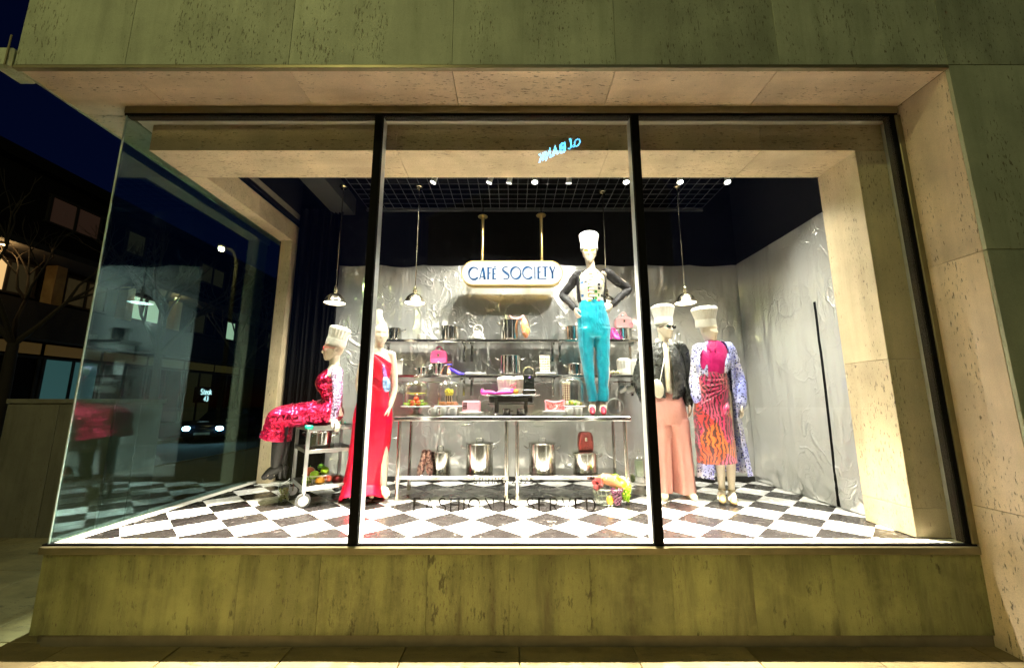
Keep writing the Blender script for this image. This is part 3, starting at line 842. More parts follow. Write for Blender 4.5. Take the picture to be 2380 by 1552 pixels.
# ---------------------------------------------------------------- 2 red gown behind the left mullion
def red_gown():
    root = thing('mannequin', 'bald mannequin in strapless red velvet gown behind the left window mullion', 'mannequin', tuple(on(868, 1160, F)))
    Y = 4.3; f = Vector((.34, -.94, -.06)); hc = V(886, 778, Y)
    mb = MB(); head(mb, hc, f)
    nb = V(880, 813, Y + .02); mb.limb([off(nb, 0, .01, -.05), nb, off(hc, -.012, .02, -.05)], [.055, .049, .052], 16)
    shL, shR = V(848, 829, Y + .02), V(911, 828, Y + .02)
    torso(mb, [(V(870, 945, Y), .16, .12), (V(877, 900, Y), .11, .085), (V(879, 862, Y), .135, .10), (V(879, 840, Y), .15, .085), (V(880, 824, Y + .01), .145, .062), (V(880, 812, Y + .02), .06, .05)], (1, .1, 0))
    eR, wR = V(917, 900, Y + .05), V(906, 945, Y - .02)
    mb.limb([off(shR, -.03, 0, .0), shR, eR, wR], [.05, .046, .036, .026], 14); hand(mb, wR, (-.16, -.1, -1), (-.8, -.3, 0), -1, .3)
    eL, wL = V(834, 895, Y + .05), V(846, 940, Y - .05)
    mb.limb([off(shL, .03, 0, .0), shL, eL, wL], [.05, .046, .036, .026], 14); hand(mb, wL, (.2, -.2, -1), (.8, -.3, 0), 1, .3)
    for hx, kx, ax, dy in ((858, 858, 858, .04), (882, 889, 891, -.03)):
        an = V(ax, 1128, Y + dy); mb.limb([V(hx, 945, Y), V(kx, 1035, Y + dy)], [.088, .056], 16)
        mb.limb([V(kx, 1035, Y + dy), V(kx + 2, 1070, Y + dy + .01), an], [.055, .055, .032], 16); foot(mb, an, V(ax + 8, 1152, Y + dy - .12))
    body_part(mb, root)
    mr = cloth('red_velvet', (.62, .0, .02), .45, .0, .5, (6, 6, 1.2), (.42, .0, .03), spec=.3)
    keys = [(V(879, 828, Y), .15, .125), (V(879, 850, Y), .148, .128), (V(877, 875, Y), .128, .108), (V(876, 897, Y), .122, .10), (V(870, 925, Y), .158, .125), (V(868, 960, Y), .192, .15), (V(863, 1025, Y), .198, .17), (V(851, 1090, Y), .19, .185), (V(845, 1128, Y), .195, .195), (V(841, 1164, Y - .06), .215, .20)]
    g_ = garment(keys, 96, 8, (1, .1, 0), (0, 360), .045, 9, 1, .004, 1.2)
    n = 96
    for j in range(n):       # neckline swept up to the viewer's left, a folded wing over the bust
        ph = 2 * math.pi * j / n
        for i in range(8):
            g_.v[i * n + j].z += (1 - i / 8) * (-.05 * math.sin(ph) + .03 * math.cos(2 * ph) - .02)
    cloth_part(g_, 'gown', mr, root)
    wing = MB()
    wing.rings([[V(862, 818, Y - .15), V(872, 826, Y - .16), V(884, 838, Y - .17), V(896, 846, Y - .15), V(906, 860, Y - .1)], [V(864, 840, Y - .14), V(874, 848, Y - .16), V(884, 858, Y - .165), V(894, 866, Y - .15), V(903, 876, Y - .1)], [V(866, 872, Y - .12), V(874, 878, Y - .125), V(882, 884, Y - .125), V(890, 888, Y - .11), V(897, 893, Y - .08)]], False, False)
    cloth_part(wing, 'bodice_fold', mr, root, .008)
    sash = MB(); sash.limb([V(852, 893, Y - .05), V(866, 897, Y - .11), V(882, 905, Y - .115), V(895, 895, Y - .07)], [.012, .014, .014, .01], 10)
    sash.build('waist_sash', mr, root)
    hp = MB(); hp.limb([V(888, 760, Y + .03), V(882, 742, Y + .03), V(881, 728, Y + .03)], [.05, .042, .034], 18)
    hp.tube([V(881 + 7 * math.cos(a), 727 + 6 * math.sin(a), Y + .02) for a in [i * .45 for i in range(15)]], .012, 8)
    hp.build('headpiece', cloth('cream_felt', (.80, .66, .52), .6), root)
    for ax, dy in ((858, .04), (891, -.03)):
        an = V(ax, 1128, Y + dy); to = V(ax + 8, 1152, Y + dy - .12); b = MB()
        b.limb([off(an, 0, .04, -.05), an.lerp(to, .55) + Vector((0, 0, -.008)), off(to, 0, -.02, -.004)], [.03, .038, .022], 14); b.limb([off(an, 0, .045, -.04), Vector((an.x, an.y + .05, F + .01))], [.014, .008], 8)
        b.build('shoe', simple('nude_shoe', (.6, .42, .25), .3), root)
    # shimmering pouch hanging at the hip
    cl = MB(); cl.limb([V(896, 880, Y - .14), V(898, 893, Y - .14), V(899, 905, Y - .14)], [.03, .042, .034], 18)
    pc = V(898, 893, Y - .14)
    t = thing('clutch_bag', 'small blue and lilac sequinned pouch hanging beside the red gown', 'bag', tuple(pc))
    cl.build('pouch', sequin('blue_sequins', (.10, .28, .75), (.55, .7, .95), 140), t)
    st = MB(); st.tube([V(897, 882, Y - .14), V(893, 862, Y - .15), V(890, 845, Y - .15)], [.02, .022, .012], 10); st.build('gathered_top', mrp, t)
mrp = sequin('violet_sequins', (.45, .10, .6), (.75, .35, .8), 140)
red_gown()

# ---------------------------------------------------------------- 3 standing on the table, turquoise trousers
def teal():
    Y = 4.5
    root = thing('mannequin', 'mannequin standing on steel table in turquoise satin trousers, hands on hips', 'mannequin', tuple(at(1389, 963, Y)))
    f = Vector((-.2, -.97, -.06)); hc = V(1370, 590, Y)
    mb = MB(); head(mb, hc, f)
    nb = V(1374, 626, Y + .02); mb.limb([off(nb, 0, .01, -.05), nb, off(hc, .0, .02, -.05)], [.058, .050, .053], 16)
    shL, shR = V(1343, 641, Y + .03), V(1412, 638, Y + .03)
    torso(mb, [(V(1378, 745, Y), .165, .12), (V(1375, 704, Y), .125, .095), (V(1374, 665, Y), .145, .115), (V(1375, 645, Y + .01), .16, .08), (V(1374, 628, Y + .02), .065, .055)], (1, 0, 0))
    eL, wL = V(1309, 686, Y + .10), V(1335, 716, Y - .02); eR, wR = V(1460, 672, Y + .1), V(1424, 708, Y)
    mb.limb([off(shL, .04, 0, 0), shL, eL, wL], [.05, .047, .036, .026], 14); hand(mb, wL, (.2, -.25, -.9), (.9, .1, 0), 1, .35)
    mb.limb([off(shR, -.04, 0, 0), shR, eR, wR], [.05, .047, .036, .026], 14); hand(mb, wR, (-.5, -.2, -.75), (-.9, .1, -.3), -1, .4)
    an = [V(1377, 935, Y + .03), V(1402, 935, Y + .03)]; to = [V(1376, 959, Y - .12), V(1402, 959, Y - .12)]
    for a, t_, hx, kx in zip(an, to, (1360, 1396), (1366, 1403)):
        mb.limb([V(hx, 745, Y), V(kx, 840, Y)], [.088, .058], 16); mb.limb([V(kx, 840, Y), V(kx + 3, 870, Y + .01), a], [.056, .054, .033], 16); foot(mb, a, t_)
    body_part(mb, root)
    tr = MB(); sd = Vector((1, 0, 0))
    def ell(c, a, b, n=32): return [c + Vector((a * math.cos(2 * math.pi * j / n), b * math.sin(2 * math.pi * j / n), 0)) for j in range(n)]
    tr.rings([ell(Vector(k[:3]), k[3], k[4]) for k in catm([(*V(1375, 701, Y), .142, .108), (*V(1376, 718, Y), .162, .118), (*V(1379, 748, Y), .186, .132), (*V(1381, 775, Y), .182, .13), (*V(1381, 786, Y), .16, .115)], 6)])
    for ks in ([(1362, 765, .098, .12), (1362, 800, .083, .105), (1367, 850, .067, .09), (1372, 890, .055, .08), (1377, 918, .054, .075), (1377, 933, .052, .074)], [(1399, 765, .098, .12), (1399, 800, .086, .105), (1402, 850, .070, .09), (1402, 890, .057, .08), (1403, 918, .058, .075), (1402, 933, .056, .074)]):
        tr.rings([ell(Vector(k[:3]), k[3], k[4]) for k in catm([(*V(a, b, Y), c, d) for a, b, c, d in ks], 8)])
    for i, p in enumerate(tr.v):
        k = .0045 * noise.noise(Vector((p.x * 7, p.y * 7, p.z * 14))) + .004 * abs(noise.noise(Vector((p.x * 9 + p.z * 4, 3, p.z * 22))))
        tr.v[i] = p + Vector((p.x - 1.0, p.y - Y, 0)).normalized() * k * 1.6
    me = remesh(tr, .008, 2, 'trousers')
    for v in me.vertices: v.co -= ORG[root]
    q = N('turquoise_satin'); co = q.coord((7, 7, 4)); nn = q.noise(co, 1.0, 4, .6, 1.5)
    q.set(col=q.ramp(nn, [(.3, (.0, .19, .30)), (.6, (.0, .36, .48))]), rough=.26, metal=.25, sheen=.2, spec=.8); q.bump(nn, .5, .03)
    o = link_mesh('trousers', me, q.m, root)
    pk = MB()
    for x0, x1, y0, y1 in ((1350, 1355, 706, 900), (1392, 1398, 706, 900)):
        pk.tube([V((x0 + x1) / 2 + (i - 3) * .8, y0 + (y1 - y0) * i / 12, Y - .112 + .003 * i) for i in range(9)], .005, 6)
    pk.build('crease_seam', q.m, root)
    MB().rings([ell(V(1375, y, Y), .146, .112) for y in (708, 701)], True, False).build('waistband', q.m, root)
    # patchwork blouse panel and black cropped jacket
    q = N('patchwork_embroidery'); co = q.coord((1, 1, 1)); br = q.n('TexVoronoi', distance='CHEBYCHEV'); br.inputs['Scale'].default_value = 26; br.inputs['Randomness'].default_value = .25
    q.l(co, br.inputs['Vector']); sx = q.n('SeparateColor'); q.l(br.outputs['Color'], sx.inputs[0])
    pal = q.ramp(sx.outputs[0], [(0, (.50, .47, .38)), (.40, (.48, .44, .28)), (.50, (.05, .20, .03)), (.58, (.5, .48, .42)), (.68, (.015, .015, .015)), (.78, (.50, .03, .14)), (.87, (.38, .33, .03)), (.94, (.03, .10, .25))], True)
    ed = q.ramp(br.outputs['Distance'], [(.40, 0.0), (.46, 1.0)])
    q.set(col=q.mix(ed, pal, (.52, .49, .42)), rough=.4); q.bump(br.outputs['Distance'], .4, .006)
    keys = [(V(1374, 634, Y), .09, .075), (V(1374, 648, Y), .142, .105), (V(1374, 668, Y), .155, .128), (V(1374, 690, Y), .142, .112), (V(1375, 705, Y), .14, .11)]
    cloth_part(garment(keys, 64, 8, (1, 0, 0), (0, 360), .01, 8, 4, .003), 'blouse', q.m, root)
    rf = MB()
    for i in range(9):
        y = 634 + i * 7.6
        rf.ball(V(1373 + (i % 2) * 2, y, Y - .10 - .022 * math.sin(i / 8 * 3.1)), (.034, .014, .017), 10, 6)
    rf.build('ruffled_placket', simple('ivory_ruffle', (.80, .76, .62), .5, bs=.4), root)
    mj = cloth('black_satin_jacket', (.010, .009, .010), .5, .0, .9, (14, 14, 10), spec=.3)
    keys = [(V(1374, 630, Y + .015), .085, .078), (V(1374, 642, Y + .01), .160, .105), (V(1374, 660, Y), .170, .135), (V(1374, 690, Y), .158, .125), (V(1375, 698, Y), .152, .12)]
    cloth_part(garment(keys, 64, 8, (1, 0, 0), (62, 298), .01, 8, 4, .004), 'jacket', mj, root, .006)
    for a, b, c in ((shL, eL, wL), (shR, eR, wR)):
        m = MB(); sg = -1 if a is shL else 1
        m.limb([off(a, -.03 * sg, 0, .02), off(a, .006 * sg, 0, .012), a.lerp(b, .5), b, b.lerp(c, .5), c], [.052, .059, .053, .048, .044, .037], 24, 9)
        m.v = [p + Vector((noise.noise(Vector((p.x * 20, p.y * 20, p.z * 34))), 0, noise.noise(p * 30))) * .009 for p in m.v]
        m.build('sleeve', mj, root)
    toque(root, 'chef_hat', off(hc, .0, .012, .052), 1, .215, .098, .118, (0, 0), pleats=22)
    shades(root, hc, f, m_goldlens, m_cream, k=1.05)
    mp = simple('red_pump_leather', (.5, .03, .06), .25)
    for a, t_ in zip(an, to):
        b = MB(); b.limb([off(a, 0, .05, -.05), a.lerp(t_, .6) + Vector((0, 0, -.012)), off(t_, 0, -.03, -.006)], [.026, .038, .022], 16)
        b.limb([off(a, 0, .055, -.05), Vector((a.x, a.y + .055, at(1389, 963, Y).z + .006))], [.014, .006], 8)
        b.build('pump', mp, root)
teal()

# ---------------------------------------------------------------- 4 black bomber jacket, wide pink trousers
def bomber():
    Y = 4.43
    root = thing('mannequin', 'mannequin in black bomber jacket and wide pink trousers behind the right mullion', 'mannequin', tuple(on(1570, 1153, F)))
    f = Vector((.42, -.9, -.03)); hc = V(1545, 764, Y)
    mb = MB(); head(mb, hc, f)
    nb = V(1542, 796, Y + .02); mb.limb([off(nb, 0, .01, -.05), nb, off(hc, -.01, .02, -.05)], [.060, .051, .054], 16)
    shL, shR = V(1504, 812, Y + .03), V(1580, 811, Y + .03)
    torso(mb, [(V(1548, 930, Y), .16, .12), (V(1542, 885, Y), .12, .09), (V(1541, 840, Y), .145, .11), (V(1541, 817, Y + .01), .16, .08), (V(1541, 800, Y + .02), .065, .055)], (1, 0, 0))
    eL, wL = V(1488, 882, Y + .05), V(1500, 938, Y - .05); eR, wR = V(1598, 885, Y + .05), V(1601, 938, Y - .02)
    mb.limb([shL, eL, wL], [.048, .036, .026], 14); hand(mb, wL, (.05, -.2, -1), (.9, 0, 0), 1, .3)
    mb.limb([shR, eR, wR], [.048, .036, .026], 14); hand(mb, wR, (.05, -.15, -1), (-.9, 0, 0), -1, .3)
    fs = [(V(1541, 1134, Y + .02), V(1545, 1151, Y - .14)), (V(1598, 1136, Y + .02), V(1612, 1153, Y - .12))]
    for (a, t_), hx, kx in zip(fs, (1532, 1562), (1539, 1582)):
        mb.limb([V(hx, 935, Y), V(kx, 1035, Y)], [.088, .058], 16); mb.limb([V(kx, 1035, Y), V(kx, 1070, Y + .01), a], [.056, .054, .033], 16); foot(mb, a, t_)
    body_part(mb, root)
    mpnk = cloth('salmon_pink_trouser_cloth', (.62, .31, .265), .6, .05, .6, (5, 5, 1.5), (.52, .24, .195), spec=.25)
    tr = MB()
    def ell(c, a, b, n=40, s_=0, t=0):
        return [c + Vector(((a * (1 + (.02 + .07 * t) * math.sin(6 * q + s_))) * math.cos(q), b * (1 + (.03 + .10 * t) * math.sin(6 * q + s_)) * math.sin(q), 0)) for q in [2 * math.pi * j / n for j in range(n)]]
    tr.rings([ell(Vector(k[:3]), k[3], k[4]) for k in catm([(*V(1546, 912, Y), .145, .11), (*V(1549, 930, Y), .185, .135), (*V(1552, 965, Y), .205, .15), (*V(1553, 985, Y), .20, .145)], 6)])
    for ks, sd in (([(1535, 975, .110, .135), (1536, 1030, .098, .13), (1538, 1085, .092, .13), (1540, 1142, .094, .14)], 0), ([(1574, 975, .118, .135), (1581, 1030, .108, .13), (1587, 1085, .110, .13), (1591, 1144, .114, .14)], 2)):
        q = catm([(*V(a, b, Y), c, d) for a, b, c, d in ks], 10)
        tr.rings([ell(Vector(k[:3]), k[3], k[4], 40, sd, i / len(q)) for i, k in enumerate(q)])
    for i, p in enumerate(tr.v):
        tr.v[i] = p + Vector((noise.noise(Vector((p.x * 6, 1, p.z * 5))), noise.noise(Vector((p.x * 8, 5, p.z * 6))), 0)) * .012
    me = remesh(tr, .009, 2, 'trousers')
    for v in me.vertices: v.co -= ORG[root]
    link_mesh('trousers', me, mpnk, root)
    MB().limb([V(1540, 800, Y - .06), V(1546, 815, Y - .10), V(1551, 860, Y - .155), V(1553, 905, Y - .16)], [.02, .03, .028, .02], 10).build('blouse', simple('ivory_blouse', (.72, .66, .48), .5), root)
    q = N('black_bomber_satin'); co = q.coord((1, 1, 1)); f_ = q.noise(co, 16, 5, .65, 1.8)
    q.set(col=q.ramp(f_, [(.35, (.012, .012, .010)), (.62, (.03, .032, .026))]), rough=q.ramp(f_, [(.4, .22), (.7, .5)])); q.bump(f_, .6, .025)
    keys = [(V(1541, 797, Y + .015), .075, .07), (V(1541, 808, Y + .01), .165, .105), (V(1542, 835, Y), .205, .15), (V(1544, 870, Y), .225, .17), (V(1545, 902, Y), .225, .17), (V(1546, 917, Y), .19, .15), (V(1546, 926, Y), .175, .14)]
    cloth_part(garment(keys, 72, 8, (1, 0, 0), (8, 345), .03, 11, 2, .010), 'jacket', q.m, root, .006)
    for a, b, c in ((shL, eL, wL), (shR, eR, wR)):
        m = MB(); sg = -1 if a is shL else 1
        m.limb([off(a, -.03 * sg, 0, .02), off(a, .01 * sg, 0, .0), a.lerp(b, .5), b, b.lerp(c, .7), c], [.06, .075, .085, .082, .062, .044], 24, 9)
        m.v = [p + Vector((noise.noise(Vector((p.x * 14, p.y * 14, p.z * 24))), 0, noise.noise(p * 22))) * .009 for p in m.v]
        m.build('sleeve', q.m, root)
    MB().limb([V(1528, 790, Y + .06), V(1529, 800, Y - .03), V(1540, 815, Y - .09), V(1547, 822, Y - .1)], [.022, .026, .022, .014], 12).limb([V(1557, 792, Y + .06), V(1558, 802, Y - .03), V(1551, 820, Y - .09)], [.02, .022, .014], 12).build('collar', simple('ivory_collar', (.74, .68, .5), .55), root)
    toque(root, 'chef_hat', off(hc, -.005, .012, .045), 1, .235, .098, .128, (0, 0), pleats=20)
    shades(root, hc, f, m_darklens, m_darklens, w=.034, h=.017)
    me_ = simple('espadrille_canvas', (.72, .62, .42), .7)
    for a, t_ in fs:
        b = MB(); d = (t_ - a); d.z = 0; d.normalize()
        b.limb([Vector((a.x, a.y, F + .036)) - d * .05, Vector((*(a.lerp(t_, .6)).xy, F + .038)), Vector((*(t_ + d * .04).xy, F + .032))], [.034, .044, .03], 16); b.build('shoe', me_, root)
    bc = V(1529, 903, Y - .26)
    t = thing('shoulder_bag', 'small ivory crescent bag hanging on a thin strap in front of black jacket', 'bag', tuple(bc))
    MB().ball(bc, (.062, .03, .10), 20, 12, Matrix.Rotation(R(-8), 3, 'Y')).build('pouch', simple('ivory_leather', (.74, .70, .56), .35), t)
    MB().tube([V(1534, 885, Y - .25), V(1541, 850, Y - .21), V(1548, 815, Y - .15), V(1549, 800, Y - .06)], .0045, 6).build('strap', simple('silver_chain', (.7, .7, .68), .3, .9), t)
bomber()

# ---------------------------------------------------------------- 5 dotted coat, magenta shirt, printed skirt
def dotted():
    Y = 4.27
    root = thing('mannequin', 'mannequin in dotted blue and white coat, magenta shirt and orange printed skirt', 'mannequin', tuple(on(1690, 1164, F)))
    f = Vector((.38, -.92, -.1)); hc = V(1647, 768, Y)
    mb = MB(); head(mb, hc, f)
    nb = V(1653, 800, Y + .02); mb.limb([off(nb, 0, .01, -.05), nb, off(hc, -.005, .02, -.05)], [.058, .050, .053], 16)
    shL, shR = V(1626, 813, Y + .03), V(1692, 813, Y + .03)
    torso(mb, [(V(1662, 915, Y), .155, .12), (V(1658, 872, Y), .115, .09), (V(1656, 838, Y), .135, .11), (V(1657, 817, Y + .01), .15, .08), (V(1654, 802, Y + .02), .06, .055)], (1, 0, 0))
    eL, wL = V(1617, 872, Y + .06), V(1622, 925, Y - .02); eR, wR = V(1716, 880, Y + .06), V(1720, 938, Y - .06)
    mb.limb([shL, eL, wL], [.046, .035, .025], 14); hand(mb, wL, (.1, -.2, -1), (.9, 0, 0), 1, .3)
    mb.limb([shR, eR, wR], [.046, .035, .025], 14); hand(mb, wR, (.02, -.15, -1), (-.9, 0, 0), -1, .25)
    fs = [(V(1678, 1136, Y + .03), V(1676, 1161, Y - .13)), (V(1700, 1138, Y + .0), V(1703, 1165, Y - .16))]
    for (a, t_), hx, kx in zip(fs, (1650, 1680), (1668, 1694)):
        mb.limb([V(hx, 915, Y), V(kx, 1020, Y)], [.086, .055], 16); mb.limb([V(kx, 1020, Y), V(kx + 4, 1058, Y + .02), a], [.054, .053, .030], 16); foot(mb, a, t_)
    body_part(mb, root)
    mm = cloth('magenta_shirt_cotton', (.62, .0, .17), .5, .1, .6, (8, 8, 6), (.48, .0, .13))
    keys = [(V(1654, 796, Y + .01), .07, .07), (V(1656, 808, Y), .135, .095), (V(1656, 835, Y), .160, .128), (V(1656, 858, Y), .148, .118), (V(1657, 876, Y), .135, .105)]
    cloth_part(garment(keys, 64, 8, (1, 0, 0), (0, 360), .02, 9, 6, .006), 'shirt', mm, root)
    cl = MB()
    cl.rings([[V(1645, 793, Y - .02), V(1640, 806, Y - .06), V(1652, 818, Y - .12)], [V(1648, 791, Y - .07), V(1648, 803, Y - .10), V(1654, 812, Y - .125)]], False, False)
    cl.rings([[V(1668, 792, Y - .02), V(1674, 805, Y - .06), V(1662, 820, Y - .12)], [V(1663, 791, Y - .07), V(1664, 803, Y - .10), V(1659, 813, Y - .125)]], False, False)
    cloth_part(cl, 'shirt_collar', mm, root, .005)
    # printed wrap skirt
    q = N('orange_botanical_print'); co = q.coord((1, 1, 1)); gr = q.n('TexVoronoi'); gr.inputs['Scale'].default_value = 5.2; gr.inputs['Randomness'].default_value = 1
    wq = q.n('VectorMath', operation='ADD'); nz = q.n('TexNoise'); nz.inputs['Scale'].default_value = 5; q.l(co, nz.inputs['Vector']); sc_ = q.n('VectorMath', operation='SCALE'); sc_.inputs['Scale'].default_value = .16
    q.l(nz.outputs['Color'], sc_.inputs[0]); q.l(co, wq.inputs[0]); q.l(sc_.outputs[0], wq.inputs[1]); q.l(wq.outputs[0], gr.inputs['Vector'])
    sx = q.n('SeparateColor'); q.l(gr.outputs['Color'], sx.inputs[0])
    pal = q.ramp(sx.outputs[0], [(0, (.38, .02, .02)), (.22, (.48, .07, .15)), (.40, (.46, .06, .012)), (.52, (.46, .015, .10)), (.68, (.38, .008, .03)), (.82, (.52, .11, .012)), (.90, (.50, .11, .13))], True)
    wv = q.n('TexWave'); wv.inputs['Scale'].default_value = 9; wv.inputs['Distortion'].default_value = 5; wv.inputs['Detail'].default_value = 2; wv.inputs['Detail Scale'].default_value = 1.2; q.l(wq.outputs[0], wv.inputs['Vector'])
    st_ = q.ramp(wv.outputs['Fac'], [(.42, 0.0), (.56, 1.0)]); dots = q.ramp(q.noise(co, 34, 2), [(.36, 0.0), (.44, 1.0)])
    col = q.mix(q.math('MULTIPLY', q.math('MULTIPLY', st_, dots), .97), pal, (.03, .004, .008))
    yl = q.ramp(q.noise(co, 4.5, 2), [(.72, 0.0), (.76, .8)]); col = q.mix(yl, col, (.62, .30, .015))
    fn = q.noise(q.coord((10, 10, 3)), 1.0, 4, .6, 1.5)
    q.set(col=col, rough=.4, sheen=.2); q.bump(fn, .6, .03)
    keys = [(V(1657, 866, Y), .138, .11), (V(1656, 880, Y), .155, .125), (V(1656, 910, Y), .168, .14), (V(1655, 950, Y), .176, .15), (V(1658, 1000, Y), .182, .155), (V(1662, 1040, Y), .186, .16), (V(1666, 1074, Y), .188, .162)]
    cloth_part(garment(keys, 84, 9, (1, 0, 0), (0, 360), .03, 6, 8, .008), 'skirt', q.m, root)
    kn = MB()
    for i in range(5): kn.limb([V(1688, 880 + i * 5, Y - .13), V(1665, 884 + i * 9, Y - .155), V(1630, 882 + i * 14, Y - .11)], [.010, .014, .006], 8)
    kn.limb([V(1690, 940, Y - .14), V(1688, 950, Y - .165), V(1686, 962, Y - .15)], [.02, .03, .02], 12)
    kn.build('skirt_drape', q.m, root)
    # dotted coat
    q = N('dotted_coat_print'); co = q.coord((1, 1, 1)); v = q.n('TexVoronoi'); v.inputs['Scale'].default_value = 42; v.inputs['Randomness'].default_value = .8; q.l(co, v.inputs['Vector'])
    dt = q.ramp(v.outputs['Distance'], [(.36, 1.0), (.42, 0.0)]); sx = q.n('SeparateColor'); q.l(v.outputs['Color'], sx.inputs[0])
    cl2 = q.ramp(sx.outputs[1], [(0, (.02, .02, .06)), (.45, (.05, .05, .28)), (.75, (.12, .12, .55))], True)
    geo = q.ramp(q.noise(co, 2.2, 2), [(.42, (.70, .69, .76)), (.62, (.30, .34, .78))])
    q.set(col=q.mix(dt, geo, cl2), rough=.55)
    keys = [(V(1656, 796, Y + .03), .085, .075), (V(1658, 808, Y + .02), .165, .12), (V(1659, 840, Y + .02), .185, .15), (V(1662, 880, Y + .02), .190, .155), (V(1666, 940, Y + .03), .205, .165), (V(1674, 1020, Y + .05), .235, .18), (V(1682, 1085, Y + .06), .255, .19), (V(1685, 1105, Y + .06), .262, .195)]
    cloth_part(garment(keys, 84, 9, (1, 0, 0), (40, 318), .05, 11, 3, .007, .8), 'coat', q.m, root, .006)
    for a, b, c in ((shL, eL, wL), (shR, eR, wR)):
        m = MB(); sg = -1 if a is shL else 1
        m.limb([off(a, -.03 * sg, 0, .015), off(a, .008 * sg, 0, .005), a.lerp(b, .5), b, b.lerp(c, .6), off(c, 0, 0, -.01)], [.06, .068, .070, .068, .07, .058], 24, 9)
        m.v = [p + Vector((noise.noise(Vector((p.x * 14, p.y * 14, p.z * 20))), 0, noise.noise(p * 18))) * .013 for p in m.v]
        m.build('sleeve', q.m, root)
    lp = MB()
    lp.rings([[V(1671, 797, Y - .02), V(1690, 822, Y - .08), V(1686, 842, Y - .14), V(1684, 866, Y - .15)], [V(1680, 795, Y + .02), V(1700, 826, Y - .05), V(1701, 836, Y - .10), V(1690, 868, Y - .14)]], False, False)
    lp.rings([[V(1640, 797, Y - .02), V(1628, 822, Y - .08), V(1627, 842, Y - .12), V(1625, 866, Y - .13)], [V(1634, 797, Y + .02), V(1618, 826, Y - .05), V(1618, 838, Y - .09), V(1619, 868, Y - .12)]], False, False)
    cloth_part(lp, 'lapel', q.m, root, .006)
    toque(root, 'chef_hat', off(hc, -.02, .012, .040), 1, .230, .102, .134, (6, -4), pleats=26)
    mg = simple('gold_sandal_leather', (.72, .52, .26), .25, .5)
    for a, t_ in fs:
        b = MB(); b.limb([off(a, 0, .045, -.055), a.lerp(t_, .55) + Vector((0, 0, -.018)), off(t_, 0, -.03, -.004)], [.024, .036, .03], 16)
        b.limb([off(a, 0, .05, -.05), Vector((a.x, a.y + .05, F + .008))], [.014, .007], 8)
        b.tube([off(a, .036 * math.cos(q), .036 * math.sin(q), .0) for q in [i * .5 for i in range(14)]], .005, 6)
        b.build('sandal', mg, root)
dotted()
# ================================================================== sign
def arcp(cx, cy, rx, ry, a0, a1, n=26): return [(cx + rx * math.cos(R(a0 + (a1 - a0) * i / n)), cy + ry * math.sin(R(a0 + (a1 - a0) * i / n))) for i in range(n + 1)]
YS = 4.86
sc0 = at(1190, 634, YS); S0 = 1.31 / 2230
sign = thing('cafe_sign', 'white pill-shaped lit sign reading CAFÉ SOCIETY hung on two brass posts', 'sign', tuple(sc0))
def pill(hx, hz, y, n=20):
    r = hz; out = []
    for k in range(n + 1): a = R(-90 + 180 * k / n); out.append(sc0 + Vector((hx - r + r * math.cos(a), y, r * math.sin(a))))
    for k in range(n + 1): a = R(90 + 180 * k / n); out.append(sc0 + Vector((-hx + r + r * math.cos(a), y, r * math.sin(a))))
    return out
HX, HZ = .654, .164
MB().rings([pill(HX - .014, HZ - .014, .006), pill(HX - .003, HZ - .003, -.004), pill(HX, HZ, .004), pill(HX, HZ, .13), pill(HX - .02, HZ - .02, .135)]).build('sign_case', m_brass, sign)
MB().rings([pill(HX - .014, HZ - .014, .0055), pill(HX - .015, HZ - .015, -.001)]).build('sign_face', emit('lit_sign_face', (1, .98, .93), .98), sign)
MS = frame(sc0 + Vector((0, -.0075, 0)), (S0, 0, 0), (0, 0, S0), (0, 1, 0))
def wcurve(n, thick, thin, peaks):
    return lambda ang: thin + (thick - thin) * max(0, max(math.cos(R(ang - p)) for p in peaks)) ** 3
def zarc(cx, cy, rx, ry, a0, a1, peaks, thick=50, thin=25, n=40):
    f = wcurve(n, thick, thin, peaks); return arcp(cx - 1165, 590 - cy, rx, ry, a0, a1, n), [f(a0 + (a1 - a0) * i / n) for i in range(n + 1)]
def zl(*p): return [(x - 1165, 590 - y) for x, y in p]
GL = {
 'C': [zarc(335, 608, 108, 136, 38, 322, (140, 285))],
 'A': [(zl((462, 745), (522, 474)), 25), (zl((532, 474), (574, 745)), 50), (zl((492, 682), (556, 682)), 22)],
 'F': [(zl((646, 463), (646, 745)), 44), (zl((664, 474), (725, 474)), 24), (zl((664, 604), (704, 604)), 24)],
 'É': [(zl((756, 488), (756, 745)), 42), (zl((772, 500), (826, 500)), 24), (zl((772, 614), (808, 614)), 24), (zl((772, 733), (824, 733)), 24), (zl((772, 468), (822, 444)), 20)],
 'S': [([(x - 1165, 590 - y) for x, y in [q[:2] for q in catm([(1072, 472), (1030, 459), (985, 474), (963, 510), (976, 548), (1030, 592), (1084, 640), (1096, 690), (1070, 725), (1020, 735), (978, 718)], 4)]], [q[0] for q in catm([(22,), (24,), (26,), (32,), (44,), (52,), (44,), (30,), (25,), (24,), (22,)], 4)])],
 'O': [zarc(1248, 597, 108, 134, 0, 360, (140, 310), 48, 25, 48)],
 'C2': [zarc(1512, 597, 112, 134, 35, 322, (120, 310), 46, 25)],
 'I': [(zl((1664, 455), (1664, 735)), 26)],
 'E': [(zl((1738, 455), (1738, 737)), 42), (zl((1754, 466), (1797, 466)), 23), (zl((1754, 582), (1793, 582)), 23), (zl((1754, 726), (1915, 726)), 23)],
 'T': [(zl((1826, 464), (1950, 464)), 23), (zl((1890, 472), (1890, 688)), 42)],
 'Y': [(zl((1992, 452), (2046, 596)), 42), (zl((2102, 450), (2052, 596)), 24), (zl((2046, 592), (2046, 725)), 44)]}
m_blue = simple('deep_blue_letter', (.004, .035, .10), .7, spec=.1)
